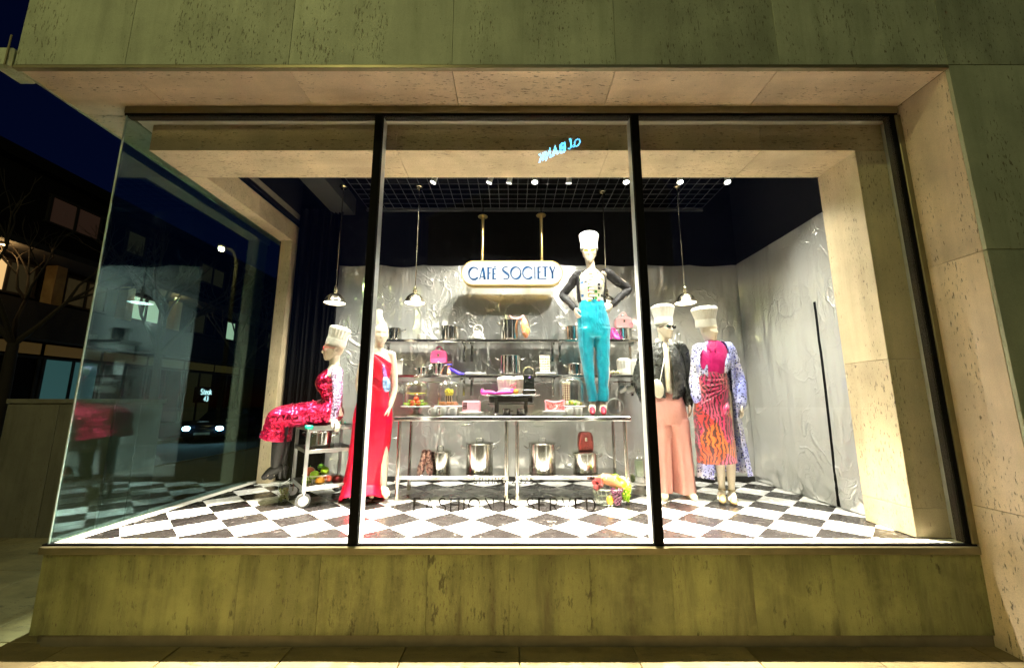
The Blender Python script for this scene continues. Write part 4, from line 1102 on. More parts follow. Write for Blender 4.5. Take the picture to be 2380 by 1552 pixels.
for k, st_ in GL.items():
    mb = MB()
    for p, w in st_: mb.ribbon(p, w, MS, .0035)
    mb.build('letter', m_blue, sign, False)
for px, ptx, py in ((1121, 1123, 503), (1259, 1260, 500)):
    b = at(px, 604, YS + .06); t = at(ptx, py, YS + .06)
    b.z = sc0.z + HZ - .004; t.x = b.x
    MB().tube([b, t], .021, 16).lathe([(.022, -.05), (.022, -.016), (.062, -.012), (.064, -.004), (.06, 0)], tuple(t), 24).build('post', m_brass, sign)
    MB().tube([t, Vector((t.x, t.y, 4.79))], .006, 8).build('hanger_rod', m_black, sign)

# ================================================================== steel tables
TZ, US = ZC - .158, F + .243
def table(x0, x1, label):
    t = thing('steel_table', label, 'table', ((x0 + x1) / 2, 4.5, F), 'steel work tables')
    MB().box(x0, x1, 4.22, 4.83, TZ - .045, TZ, .006).build('tabletop', m_steel, t, True, 30)
    MB().box(x0 + .03, x1 - .03, 4.27, 4.78, US - .038, US, .004).build('undershelf', m_steel, t, True, 30)
    for x in (x0 + .055, x1 - .055):
        for y in (4.28, 4.77):
            o = MB().tube([(x, y, F + .04), (x, y, TZ - .046)], .0205, 16).build('leg', m_steel, t)
            MB().lathe([(.012, .0), (.02, .004), (.02, .03), (.0225, .045), (.0225, .06)], (x, y, F), 14).build('foot', m_nickel, o)
            MB().box(x - .028, x + .028, y - .028, y + .028, US - .06, US - .039, .004).build('clamp', m_steel, o)
    return t
table(-1.24, -.004, 'stainless steel work table on the left, under the pink box')
table(.0, 1.245, 'stainless steel work table on the right, under the standing mannequin')

# ================================================================== wall shelves
SU, SL = ZC + .775, ZC + .326
xs = [at(880, 790, 4.95).x, at(1084, 790, 4.95).x, at(1297, 790, 4.95).x, at(1487, 790, 4.95).x]
nm = ('left', 'middle', 'right')
def xat(px, Y, z): # x of the point seen at column px, depth Y, height z
    k = (z - ZC) / Y; d0 = (k * ct - st) / (ct + k * st); return (px - 1190) / FPX / (ct - d0 * st) * Y
for lv, z in (('upper', SU), ('lower', SL)):
    for i in range(3):
        t = thing('wall_shelf', f'stainless steel wall shelf, {nm[i]} section of the {lv} row', 'shelf', ((xs[i] + xs[i + 1]) / 2, 5.2, z), 'steel wall shelves')
        MB().box(xs[i] + .002, xs[i + 1] - .002, 4.95, 5.23, z - .036, z, .005).build('shelf_board', m_steel, t, True, 30)
        for x in (xs[i] + .05, xs[i + 1] - .05):
            MB().box(x - .016, x + .016, 5.2, 5.23, z - .26, z - .037, .003).box(x - .012, x + .012, 4.99, 5.199, z - .06, z - .0365, .003).build('bracket', m_steel, t, True, 30)

# ================================================================== kitchenware
def stockpot(pos, r, h, label, lid=False, rim=True):
    x, y, z = pos; t = thing('stockpot', label, 'pot', pos, 'stainless steel stockpots')
    prof = [(.01, 0), (r - .01, 0), (r - .002, .006), (r, .016), (r, h - .004), (r + .005, h), (r + .003, h + .003), (r - .003, h), (r - .004, .012), (.01, .01)]
    MB().lathe(prof, pos, 40).build('pot_body', m_steel, t, True, 50)
    for sg in (-1, 1):
        hz = h * .86; w = min(.05, r * .42)
        MB().tube([(x + sg * (r - .002), y - w, z + hz - .015), (x + sg * (r + .03), y - w * .9, z + hz), (x + sg * (r + .046), y - w * .5, z + hz + .014), (x + sg * (r + .05), y, z + hz + .018), (x + sg * (r + .046), y + w * .5, z + hz + .014), (x + sg * (r + .03), y + w * .9, z + hz), (x + sg * (r - .002), y + w, z + hz - .015)], .0055, 8).build('handle', m_steel, t)
    if lid:
        o = MB().lathe([(r + .004, h + .004), (r + .006, h + .009), (r - .002, h + .013), (r * .6, h + .022), (.01, h + .024)], pos, 40, caps=False).build('lid', m_steel, t)
        MB().tube([(x - .035, y, z + h + .022), (x - .036, y, z + h + .048), (x - .022, y, z + h + .058), (x + .022, y, z + h + .058), (x + .036, y, z + h + .048), (x + .035, y, z + h + .022)], .005, 8).build('lid_handle', m_steel, o)
    return t
Yu = 5.08
def sh(px, z, Y=Yu): return (xat(px, Y, z), Y, z)
stockpot(sh(918, SU + .001), .086, .155, 'shiny steel pot beside the bald mannequin head on the upper shelf')
stockpot(sh(1046, SU + .001), .132, .178, 'wide steel pot left of the white woven bag on the upper shelf')
stockpot(sh(1185, SU + .001), .130, .262, 'tall steel stockpot with orange bag on it, centre of the upper shelf')
stockpot(sh(1331, SU + .001), .095, .182, 'steel pot partly behind the turquoise mannequin on the upper shelf')
stockpot(sh(1453, SU + .001), .090, .155, 'steel pot carrying a pale pink handbag on the upper shelf')
stockpot(sh(983, SL + .001), .070, .10, 'smallest steel pot, behind the salad cloche on the lower shelf')
stockpot(sh(1019, SL + .001), .074, .152, 'narrow steel pot carrying a bright pink handbag on the lower shelf')
stockpot(sh(1186, SL + .001, 5.07), .150, .245, 'large open steel stockpot behind the chef hats on the lower shelf')
stockpot(sh(1337, SL + .001), .106, .140, 'steel pot behind the right cloche on the lower shelf')
def ush(px, Y=4.52): return (xat(px, Y, US), Y, US + .001)
stockpot(ush(1022), .118, .215, 'small stockpot under the left table with patterned shoes hanging on it', True)
stockpot(ush(1114), .150, .300, 'large lidded stockpot under the left table', True)
stockpot(ush(1261), .150, .300, 'large lidded stockpot under the right table', True)
stockpot(ush(1361), .138, .205, 'lidded stockpot under the right table with dark red handbag on top', True)

# mugs
def mug_mesh(t):
    x, y, z = ORG[t]
    MB().lathe([(.01, 0), (.030, 0), (.034, .004), (.040, .05), (.042, .088), (.040, .09), (.038, .088), (.036, .05), (.03, .008), (.005, .006)], (x, y, z), 22).build('cup', m_white, t)
    MB().tube([(x - .036, y - .004, z + .07), (x - .058, y - .010, z + .068), (x - .066, y - .012, z + .045), (x - .056, y - .010, z + .022), (x - .034, y - .004, z + .018)], .0055, 8).build('handle', m_white, t)
mug0 = None
def mug(pos, label, rot=0, tilt=0, group='white mugs on the tables'):
    global mug0
    if mug0 is None:
        mug0 = thing('mug', label, 'mug', (0, 0, 0), group); mug_mesh(mug0); t = mug0
    else: t = copy_tree(mug0)
    t.location = pos; t.rotation_euler = (0, R(tilt), R(rot)); t['label'] = label; t['group'] = group
for px, y_, lb in ((1009, 4.40, 'white mug, leftmost of three under the popcorn cloche'), (1031, 4.37, 'white mug, middle of three under the popcorn cloche'), (1054, 4.34, 'white mug nearest the pink box under the popcorn cloche'), (1324, 4.36, 'white mug, left of two under the patterned cloche'), (1345, 4.36, 'white mug next to the turquoise trousers under the patterned cloche')):
    mug((xat(px, y_, TZ + .04), y_, TZ + .001), lb, 20 if px < 1100 else -10)
# rails with hooks under the lower shelf
zr = ZC + .245
for i, (a, b) in enumerate(((888, 1075), (1095, 1290), (1305, 1482))):
    t = thing('hanging_rail', ('steel hook rail under the left lower shelf', 'steel hook rail under the middle lower shelf', 'steel hook rail with three mugs under the right lower shelf')[i], 'rail', (xat((a + b) / 2, 5.12, zr), 5.12, zr), 'hook rails under the lower shelves')
    xa, xb = xat(a, 5.12, zr), xat(b, 5.12, zr)
    MB().tube([(xa, 5.12, zr), (xb, 5.12, zr)], .007, 10).build('rail_bar', m_steel, t)
    for x in (xa + .03, xb - .03): MB().tube([(x, 5.12, zr), (x, 5.12, SL - .037)], .007, 8).build('rail_post', m_steel, t)
    hk = {0: (905, 920, 935, 1040), 1: (1120, 1142, 1262), 2: (1437, 1453, 1471)}[i]
    for px in hk:
        x = xat(px, 5.12, zr)
        MB().tube([(x, 5.12, zr + .014), (x, 5.105, zr + .008), (x, 5.108, zr - .02), (x, 5.112, zr - .05), (x, 5.10, zr - .062), (x, 5.09, zr - .05)], .003, 6).build('hook', m_steel, t)
for px, lb in ((1437, 'white mug hanging from the rail, nearest the turquoise trousers'), (1453, 'white mug hanging from the rail, middle of the right three'), (1471, 'white mug hanging from the rail, nearest the right mullion'), (905, 'white mug hanging on the left rail behind the bald mannequin arm'), (920, 'white mug hanging on the left rail next to the mannequin arm'), (935, 'white mug hanging on the left rail behind the salad cloche')):
    mug((xat(px, 5.10, zr) + .005, 5.09, zr - .12), lb, -60 if px < 1000 else 0, 62, 'white mugs hanging from rails')

# cake stands and glass cloches
def stand(px, Y, zb, r, h, label, ped=.03):
    z = zb; x = xat(px, Y, z + h)
    t = thing('cake_stand', label, 'cake stand', (x, Y, z), 'white cake stands')
    MB().lathe([(.01, h - .016), (r * .9, h - .012), (r, h - .010), (r + .002, h - .003), (r - .004, h), (.01, h - .003)], (x, Y, z), 40).build('plate', m_white, t)
    MB().lathe([(.01, 0), (r * .55, 0), (r * .54, .008), (ped * 1.4, .02), (ped, .04), (ped, h - .04), (ped * 1.8, h - .017), (.01, h - .0165)], (x, Y, z), 32).build('pedestal', m_white, t)
    return x, Y, z + h
def cloche(c, r, h, label):
    x, y, z = c; t = thing('glass_cloche', label, 'cloche', (x, y, z), 'glass cloches')
    prof = [(r + .004, .001), (r, .012), (r, h * .62), (r * .97, h * .74), (r * .86, h * .86), (r * .62, h * .95), (r * .3, h * .99), (.016, h)]
    MB().lathe(catm(prof, 3), c, 40, caps=False).build('dome', m_clear, t)
    MB().lathe(catm([(.012, h), (.012, h + .012), (.027, h + .028), (.030, h + .042), (.02, h + .058), (.004, h + .063)], 3), c, 18).build('knob', m_clear, t)
    return t
def blob(mb, c, r, s=.25, seed=0, sq=(1, 1, 1), n=12, m=8):
    k = len(mb.v); mb.ball(c, (r * sq[0], r * sq[1], r * sq[2]), n, m)
    for i in range(k, len(mb.v)):
        d = mb.v[i] - Vector(c); mb.v[i] = Vector(c) + d * (1 + s * noise.noise(mb.v[i] * (1.4 / r) + Vector((seed, 0, 0))))
    return mb
m_lettuce = cloth('lettuce_leaf', (.20, .45, .02), .5, 0, .5, (60, 60, 60), (.38, .55, .07))
m_tomato = simple('tomato_red', (.75, .07, .02), .25)
m_bun = simple('pastry_crust', (.40, .16, .055), .55, bs=.4, var=.3)
m_yellow = simple('popcorn_yellow', (.55, .46, .05), .6, var=.3, vs=60)
# salad cloche
c1 = stand(966, 4.48, TZ, .165, .105, 'white pedestal stand carrying the salad under the left cloche')
cloche(c1, .142, .285, 'glass cloche over lettuce and tomatoes, leftmost on the tables')
t = thing('salad', 'green lettuce and red tomatoes heaped under the left glass cloche', 'food', c1)
for i in range(16):
    a = i * 2.4; rr = .105 if i < 11 else .05; lf = MB(); c_ = Vector(c1) + Vector((rr * math.cos(a), rr * math.sin(a) * .8, .026 + (.03 if i >= 11 else 0)))
    d = Vector((math.cos(a), math.sin(a), .5)); s_ = Vector((-math.sin(a), math.cos(a), 0))
    lf.rings([[c_ + d * u * .034 + s_ * v * .034 * (1 - .3 * u * u) + Vector((0, 0, .012 * math.sin(v * 7 + i) - .02 * u * u)) for v in (-1, -.5, 0, .5, 1)] for u in (-1, -.4, .2, .7, 1)], False, False)
    lf.build('lettuce_leaf', m_lettuce, t)
for dx, dy, dz in ((-.02, -.07, .03), (.04, -.06, .03), (.01, -.03, .072)):
    blob(MB(), (c1[0] + dx, c1[1] + dy, c1[2] + dz), .032, .12, dx * 90).build('tomato', m_tomato, t)
t = thing('glass_bowl', 'shallow yellow rimmed glass bowl above the salad inside the left cloche', 'bowl', (c1[0], c1[1], c1[2] + .115))
MB().lathe([(.02, .0), (.07, .004), (.098, .02), (.1, .024)], (c1[0], c1[1], c1[2] + .118), 28, caps=False).build('bowl', m_clear, t)
MB().tube([(c1[0] + .1 * math.cos(a), c1[1] + .1 * math.sin(a), c1[2] + .142) for a in [i * .25 for i in range(27)]], .005, 6).build('bowl_rim', m_yellow, t)
# popcorn cloche
c2 = stand(1042, 4.50, TZ, .158, .108, 'white pedestal stand carrying pastries and popcorn, second from left')
cloche(c2, .128, .285, 'glass cloche over a popcorn cup and pastries')
for i, (dx, dy) in enumerate(((-.075, -.03), (-.04, -.085), (.012, -.06), (.06, -.07), (.08, -.01), (0, .06))):
    p = MB(); p.limb([(c2[0] + dx - .026, c2[1] + dy, c2[2] + .016), (c2[0] + dx, c2[1] + dy - .012, c2[2] + .026), (c2[0] + dx + .026, c2[1] + dy, c2[2] + .016)], [.010, .022, .010], 10)
    p.solo('croissant', m_bun, ('pastry at the far left', 'pastry at the front left', 'pastry at the front', 'pastry at the front right', 'pastry at the far right', 'pastry at the back')[i] + ' of the stand under the popcorn cup', 'pastry', (c2[0] + dx, c2[1] + dy, c2[2]), 'pastries under the popcorn cloche')
cc = Vector((c2[0] + .005, c2[1] + .0, c2[2] + .048))
t = thing('popcorn_cup', 'small dark striped cup heaped with yellow popcorn inside a cloche', 'cup', tuple(cc))
q = N('dark_striped_card'); wv = q.n('TexWave'); wv.inputs['Scale'].default_value = 14; q.l(q.coord(), wv.inputs['Vector']); q.set(col=q.ramp(wv.outputs['Fac'], [(.45, (.03, .015, .01)), (.55, (.45, .36, .25))]), rough=.5)
MB().lathe([(.02, 0), (.036, 0), (.050, .062), (.047, .06), (.01, .055)], cc, 20).build('cup_body', q.m, t)
pc = MB(); rnd = random.Random(3)
for i in range(70):
    d = Vector((rnd.gauss(0, 1), rnd.gauss(0, 1), rnd.gauss(0, 1))).normalized(); pc.ball(cc + Vector((0, 0, .098)) + d * .046 * rnd.uniform(.8, 1), rnd.uniform(.009, .013), 6, 4)
setp(pc.build('popcorn', m_yellow, t), kind='stuff')
# patterned cloche
c3 = stand(1329, 4.52, TZ, .165, .108, 'white pedestal stand carrying the patterned box, beside the turquoise trousers')
cloche(c3, .136, .335, 'tall glass cloche over a patterned box and greens')
bx_ = (xat(1322, 4.52, c3[2]) - .03, 4.50, c3[2] + .04)
q = N('diamond_check_print'); ck = q.n('TexChecker'); ck.inputs['Scale'].default_value = 55; q.l(q.coord((1, 1, 1), rot=(0, R(45), 0)), ck.inputs['Vector']); q.set(col=q.mix(ck.outputs['Fac'], (.80, .68, .5), (.16, .03, .02)), rough=.4)
t = thing('patterned_box', 'upright box with dark red and cream diamond pattern inside the right cloche', 'box', bx_)
MB().box(bx_[0] - .042, bx_[0] + .042, bx_[1] - .03, bx_[1] + .03, bx_[2], bx_[2] + .2, .004).build('box_body', q.m, t); MB().box(bx_[0] - .045, bx_[0] + .045, bx_[1] - .033, bx_[1] + .033, bx_[2] + .201, bx_[2] + .225, .004).build('box_lid', m_cream, t)
t = thing('garnish', 'heap of olives and pale greens at the foot of the patterned box', 'food', (c3[0], c3[1], c3[2]))
for i in range(26):
    a = i * 2.4; rr = .03 + .085 * (i / 26); p = (c3[0] + rr * math.cos(a), c3[1] - .02 + rr * math.sin(a) * .8, c3[2] + .016 + .022 * (1 - i / 26) * 1.5)
    blob(MB(), p, .018, .2, i, n=8, m=6).build('olive', (m_lettuce if i % 3 else m_yellow) if i % 2 else simple('black_olive', (.02, .02, .01), .3) if i == 0 else m_cream, t)

# pink box on stacked plates
def plates(px, Y, z, r, n, label, g='stacked white plates'):
    x = xat(px, Y, z); t = thing('plate_stack', label, 'plates', (x, Y, z), g)
    for i in range(n):
        MB().lathe([(.01, .0), (r * .6, .0), (r * .95, .010), (r, .014), (r - .004, .016), (r * .6, .006), (.01, .006)], (x, Y, z + i * .012), 36).build('plate', m_white, t)
    return x, Y, z + (n - 1) * .012 + .009
pz = plates(1096, 4.40, TZ + .001, .138, 3, 'stack of white plates under the pink box')
m_pink = simple('pink_leather', (.80, .34, .42), .35, var=.06)
t = thing('pink_box_bag', 'rectangular pale pink box bag with grid clasp on white plates', 'handbag', (pz[0], pz[1], pz[2]))
MB().box(pz[0] - .098, pz[0] + .098, pz[1] - .045, pz[1] + .045, pz[2] + .006, pz[2] + .128, .012).build('bag_body', m_pink, t)
cl = MB()
for i in range(3): cl.box(pz[0] - .088 + i * .016, pz[0] - .082 + i * .016, pz[1] - .052, pz[1] - .0455, pz[2] + .03, pz[2] + .115)
for i in range(3): cl.box(pz[0] - .092, pz[0] - .046, pz[1] - .0535, pz[1] - .0525, pz[2] + .04 + i * .028, pz[2] + .048 + i * .028)
cl.build('clasp', m_nickel, t, False)
pz = plates(1289, 4.40, TZ + .001, .136, 4, 'deep stack of white plates under the toast shaped bag')
t = thing('toast_bag', 'pink sparkling slice shaped handbag on white plates beside the cloche', 'handbag', pz)
oc = [(-.1, .0), (.1, .0), (.1, .085), (.108, .105), (.085, .112), (.05, .098), (0, .092), (-.05, .098), (-.085, .112), (-.108, .105), (-.1, .085)]
MB().rings([[Vector((pz[0] + a * k, pz[1] + y, pz[2] + .006 + .003 + b * k)) for a, b in oc] for k, y in ((.96, -.055), (1, -.045), (1, .045), (.96, .055))]).build('bag_body', sequin('pink_crystals', (.75, .12, .14), (.85, .35, .33), 120), t, True, 30)
MB().tube([Vector((pz[0] + a, pz[1] - .05, pz[2] + .009 + b)) for a, b in oc + oc[:1]], .008, 8).build('crust_rim', m_pink, t)
# clear faceted plates standing upright
for px, r, lb in ((1131, .085, 'round cut glass plate standing beside the pink box'), (1429, .092, 'round cut glass plate standing right of the mannequin feet')):
    p = Vector((xat(px, 4.62 if px < 1200 else 4.40, TZ + r), 4.62 if px < 1200 else 4.40, TZ + r + .003))
    M = Matrix.Rotation(R(80), 4, 'X'); t = thing('glass_plate', lb, 'plate', tuple(p), 'cut glass plates')
    MB().lathe([(.002, 0), (r * .3, .004), (r * .8, .007), (r, .016), (r - .003, .019), (r * .8, .012), (.002, .008)], p, 36, M, mod=lambda a, z: 1 + .012 * math.cos(18 * a)).build('disc', m_clear, t)
    MB().tube([p + Vector((r * math.cos(a), -.015, r * math.sin(a))) for a in [i * .2 for i in range(33)]], .003, 6).build('disc_rim', m_edge, t)
    MB().tube([p + Vector((-.03, -.02, -r)), p + Vector((-.03, .05, -r)), p + Vector((-.03, .03, -r * .3))], .003, 6).tube([p + Vector((.03, -.02, -r)), p + Vector((.03, .05, -r)), p + Vector((.03, .03, -r * .3))], .003, 6).build('plate_stand', m_clear, t)

# chafing dish
yc = 4.45; x0, x1 = xat(1136, yc - .16, TZ + .2), xat(1240, yc - .16, TZ + .2); xm = (x0 + x1) / 2
z1 = TZ + .222
cd = thing('chafing_dish', 'black and steel chafing dish on four legs in the middle of the tables', 'chafing dish', (xm, yc, TZ))
m_dk = simple('black_enamel', (.018, .016, .012), .22)
MB().box(x0, x1, yc - .155, yc + .155, z1 - .085, z1 - .006, .014).build('pan', m_dk, cd)
MB().box(x0 - .022, x1 + .022, yc - .175, yc + .175, z1 - .0055, z1 + .004, .004).build('pan_rim', m_steel, cd)
for x in (x0 + .08, x1 - .08):
    for y in (yc - .175, yc + .175):
        o = MB().box(x - .016, x + .016, y - .012, y + .012, TZ + .03, z1 - .03, .003).build('leg', m_dk, cd); MB().ball((x, y, TZ + .018), .0175, 12, 8).build('foot', m_steel, o)
    MB().box(x - .012, x + .012, yc - .162, yc + .162, z1 - .105, z1 - .087, .002).build('cross_bar', m_dk, cd)
MB().box(x0 - .005, x1 + .005, yc - .182, yc - .17 + .004, z1 - .1, z1 - .092).build('front_rod', m_steel, cd)
MB().box(x0 + .06, x1 - .06, yc - .1, yc + .1, TZ + .004, TZ + .012, .002).build('burner_shelf', m_dk, cd)
for sg, x in ((-1, x0), (1, x1)):
    MB().tube([(x + sg * .02, yc - .06, z1 - .004), (x + sg * .07, yc - .05, z1 + .006), (x + sg * .07, yc + .05, z1 + .006), (x + sg * .02, yc + .06, z1 - .004)], .008, 8).build('handle', m_steel, cd)
for px, lb in ((1177, 'left fuel burner under the chafing dish'), (1210, 'right fuel burner under the chafing dish')):
    x = xat(px, yc - .02, TZ + .05); t = thing('burner', lb, 'burner', (x, yc - .02, TZ + .013), 'fuel burners under the chafing dish')
    MB().lathe([(.01, 0), (.042, 0), (.044, .004), (.044, .06), (.04, .064), (.036, .06), (.01, .056)], (x, yc - .02, TZ + .013), 24).build('can', m_steel, t); MB().tube([(x + .044, yc - .02, TZ + .05), (x + .075, yc - .03, TZ + .055)], .004, 6).build('burner_handle', m_steel, t)
zc_ = z1 + .005
toque(None, 'chef_hat', (xat(1178, yc, zc_ + .1), yc + .03, zc_), 1, .205, .094, .112, label='white chef hat standing left on the chafing dish', cat='hat', group='chef hats standing on the display', pleats=18)
toque(None, 'chef_hat', (xat(1212, yc + .05, zc_ + .1), yc + .07, zc_), 1, .21, .09, .11, label='white chef hat behind the dark lattice bag on the chafing dish', cat='hat', group='chef hats standing on the display', pleats=18)
# lattice bag on a steel tin
bx_ = (xat(1229, yc - .09, zc_), yc - .09, zc_)
t = thing('steel_tin', 'low steel tin under the dark lattice bag on the chafing dish', 'tin', bx_); MB().box(bx_[0] - .075, bx_[0] + .075, bx_[1] - .05, bx_[1] + .05, bx_[2], bx_[2] + .055, .006).build('tin_body', m_steel, t)
bz = bx_[2] + .056
t = thing('lattice_bag', 'dark woven lattice bag with tall arched silver handle on the chafing dish', 'handbag', (bx_[0], bx_[1], bz))
m_lat = simple('dark_lattice', (.03, .04, .035), .35)
la = MB().box(bx_[0] - .058, bx_[0] + .058, bx_[1] - .03, bx_[1] + .03, bz + .003, bz + .155, .004); la.build('bag_body', m_lat, t, False)
gr = MB()
for i in range(6): gr.box(bx_[0] - .058 + i * .0225, bx_[0] - .054 + i * .0225, bx_[1] - .036, bx_[1] - .031, bz, bz + .16)
for i in range(6): gr.box(bx_[0] - .062, bx_[0] + .062, bx_[1] - .0365, bx_[1] - .0362 + .0045, bz + .006 + i * .029, bz + .010 + i * .029)
gr.build('lattice', m_steel, t, False)
MB().tube([(bx_[0] - .06, bx_[1] - .03, bz + .13)] + [(bx_[0] + .06 * math.cos(a), bx_[1] - .03, bz + .19 + .055 * math.sin(a)) for a in [math.pi - i * math.pi / 12 for i in range(13)]] + [(bx_[0] + .06, bx_[1] - .03, bz + .13)], .007, 8).build('handle', m_nickel, t)
blob(MB(), (bx_[0] + .01, bx_[1] - .045, bz + .13), .014, .1).build('clasp', simple('violet_clasp', (.2, .15, .45), .2, .6), t)
# pink shoes on the dish
m_fx = simple('fuchsia_satin', (.72, .06, .42), .3)
def flat_shoe(p, d, label, mat, L=.20):
    p = Vector(p); d = Vector(d).normalized(); t = thing('shoe', label, 'shoe', tuple(p))
    s = MB(); s.limb([p + Vector((0, 0, .022)) - d * L * .42, p + Vector((0, 0, .020)), p + Vector((0, 0, .016)) + d * L * .3, p + Vector((0, 0, .009)) + d * L * .5], [.024, .027, .024, .008], 16); s.build('upper', mat, t)
    MB().limb([p + Vector((0, 0, .05)) - d * L * .44, p + Vector((0, 0, .03)) - d * L * .46], [.018, .02], 10).build('heel_cup', mat, t)
    MB().tube([p + Vector((0, 0, .045)) - d * L * .3, p + Vector((-.03, 0, .075)) - d * L * .2], .005, 6).build('bow', m_hat, t)
flat_shoe((xat(1136, yc - .1, zc_), yc - .1, zc_), (1, -.25, -.0), 'fuchsia shoe at the left end of the chafing dish', m_fx, .17)
flat_shoe((xat(1172, yc - .13, zc_), yc - .13, zc_), (-1, -.2, 0), 'fuchsia shoe in front of the left chef hat', m_fx, .19)
t = thing('amber_ball', 'glossy amber ball beside the fuchsia shoe on the chafing dish', 'ornament', (xat(1199, yc - .13, zc_), yc - .13, zc_)); blob(MB(), (xat(1199, yc - .13, zc_), yc - .13, zc_ + .031), .03, .02).build('ball', simple('amber', (.55, .24, .04), .15), t)
t = thing('ribbon_coil', 'red and pink coiled ribbon sandal between the chef hats', 'sandal', (xat(1192, yc - .06, zc_), yc - .06, zc_))
rx = xat(1193, yc - .06, zc_)
MB().tube([(rx + .028 * math.cos(i * .5), yc - .06 + .02 * math.sin(i * .5), zc_ + .035 + .0035 * i) for i in range(28)], .006, 6).build('ribbon', simple('red_ribbon', (.6, .12, .16), .4), t)
MB().box(rx - .03, rx + .03, yc - .085, yc - .035, zc_, zc_ + .03, .005).build('sole', m_cream, t)

# ---------------------------------------------------------------- shelf things
def bag(pos, w, h, d, mat, label, hh=.06, arch=True):
    x, y, z = pos; t = thing('handbag', label, 'handbag', pos)
    oc = [(-.5, .0), (.5, .0), (.54, .3), (.5, .75), (.40, .95), (.25, 1), (-.25, 1), (-.40, .95), (-.5, .75), (-.54, .3)]
    MB().rings([[Vector((x + a * w * k, y + yy * d, z + .002 + b * h * (k if k < 1 else 1))) for a, b in oc] for k, yy in ((.9, -.5), (1, -.38), (1, .38), (.9, .5))]).build('bag_body', mat, t, True, 35)
    for yy in ((-.28, .28) if arch else ()):
        MB().tube([(x + w * .22 * math.cos(a), y + yy * d, z + h * .9 + hh * math.sin(a) * 1.6) for a in [i * math.pi / 12 for i in range(13)]], .006, 8).build('handle', mat, t)
    MB().box(x - .012, x + .012, y - d * .5 - .006, y - d * .5 + .002, z + h * .5, z + h * .72, .003).build('clasp', m_nickel, t)
    return t
bag(sh(1449, SU + .160), .215, .145, .11, simple('pale_pink_leather', (.80, .40, .40), .4, var=.05), 'pale pink handbag with two arched handles on the upper shelf pot', .05)
MB().tube([tuple(Vector(sh(1464, SU + .20)) + Vector((.02 * math.cos(i * .4), -.062, .03 * math.sin(i * .4)))) for i in range(17)], .006, 6).solo('bag_charm', m_pink, 'pink ring charm hanging on the front of the pale pink handbag', 'charm', tuple(Vector(sh(1464, SU + .20)) + Vector((0, -.062, 0))))
bag(sh(1020, SL + .157), .20, .16, .11, simple('hot_pink_leather', (.78, .10, .26), .35, var=.06), 'bright pink handbag on the narrow pot of the lower shelf', .045)
# white woven bag
p = Vector(sh(1111, SU + .001)); t = thing('woven_bag', 'white bag of knotted straps with round handle on the upper shelf', 'handbag', tuple(p))
for k, (a, b) in enumerate((((-.075, 0), (-.01, .115)), ((-.035, 0), (.02, .12)), ((.075, 0), (.01, .115)), ((.03, 0), (-.03, .12)), ((-.085, .02), (.085, .02)))):
    MB().limb([p + Vector((a[0], -.02, a[1] + .016)), p + Vector(((a[0] + b[0]) / 2, -.045, (a[1] + b[1]) / 2 + .01)), p + Vector((b[0], -.02, b[1]))], [.016, .018, .015], 10).build('strap', m_hat, t)
MB().ball(p + Vector((0, .0, .062)), (.075, .035, .06), 16, 10).build('bag_body', simple('white_leather', (.8, .78, .72), .4), t)
MB().tube([p + Vector((.06 * math.cos(a), -.01, .14 + .065 * math.sin(a))) for a in [i * .25 for i in range(26)]], .007, 8).build('handle', m_hat, t)
# orange bag draped over the large pot
p = Vector(sh(1220, SU + .001, 4.99)); t = thing('draped_bag', 'orange and pink soft bag draped over the tall centre pot', 'bag', tuple(p))
b = MB(); b.limb([p + Vector((-.01, .01, .25)), p + Vector((.0, -.02, .19)), p + Vector((.008, -.02, .1)), p + Vector((.012, -.01, .04))], [.03, .046, .05, .03], 16)
b.v = [q_ + Vector((1, 0, 0)) * .012 * noise.noise(q_ * 22) for q_ in b.v]
q = N('orange_floral_print'); co = q.coord(); q.set(col=q.ramp(q.noise(co, 22, 3), [(.35, (.80, .50, .28)), (.48, (.85, .38, .06)), (.58, (.80, .25, .18)), (.68, (.85, .6, .5))]), rough=.5); b.build('bag_body', q.m, t)
MB().limb([p + Vector((.0, .03, .27)), p + Vector((-.06, .05, .285)), p + Vector((-.14, .05, .275)), p + Vector((-.2, .04, .32))], [.018, .02, .018, .008], 10).limb([p + Vector((-.06, .02, .28)), p + Vector((-.02, .03, .31))], [.012, .02], 8).build('knotted_scarf', simple('rose_silk', (.75, .34, .30), .4), t)
# sandals
def heel(p, d, mat, label, k=1.0, lift=.085):
    p = Vector(p); d = Vector(d).normalized(); t = thing('high_heel', label, 'shoe', tuple(p))
    MB().limb([p - d * .09 + Vector((0, 0, lift)), p + Vector((0, 0, lift * .55)), p + d * .06 + Vector((0, 0, .014)), p + d * .12 + Vector((0, 0, .010))], [.017, .020, .024, .012], 14).build('sole', mat, t)
    MB().limb([p - d * .09 + Vector((0, 0, lift)), p - d * .085 + Vector((0, 0, .006))], [.015, .006], 8).build('heel', mat, t)
    MB().tube([p - d * .09 + Vector((.03 * math.cos(a), .03 * math.sin(a), lift + .05)) for a in [i * .4 for i in range(17)]], .007, 6).build('ankle_strap', mat, t)
m_cobalt = simple('cobalt_satin', (.05, .03, .62), .3); m_coral = simple('coral_satin', (.75, .28, .14), .35)
heel(sh(1058, SL + .001, 5.02), (.9, -.4, 0), m_cobalt, 'cobalt blue high heel lying right of the pink handbag pot')
heel(sh(1043, SL + .001, 5.05), (.15, -1, 0), m_coral, 'coral high heel standing right of the pink handbag pot', lift=.12)
p = Vector(sh(1428, SU + .001, 5.02)); t = thing('platform_sandal', 'magenta platform sandal standing beside the pale pink handbag', 'sandal', tuple(p))
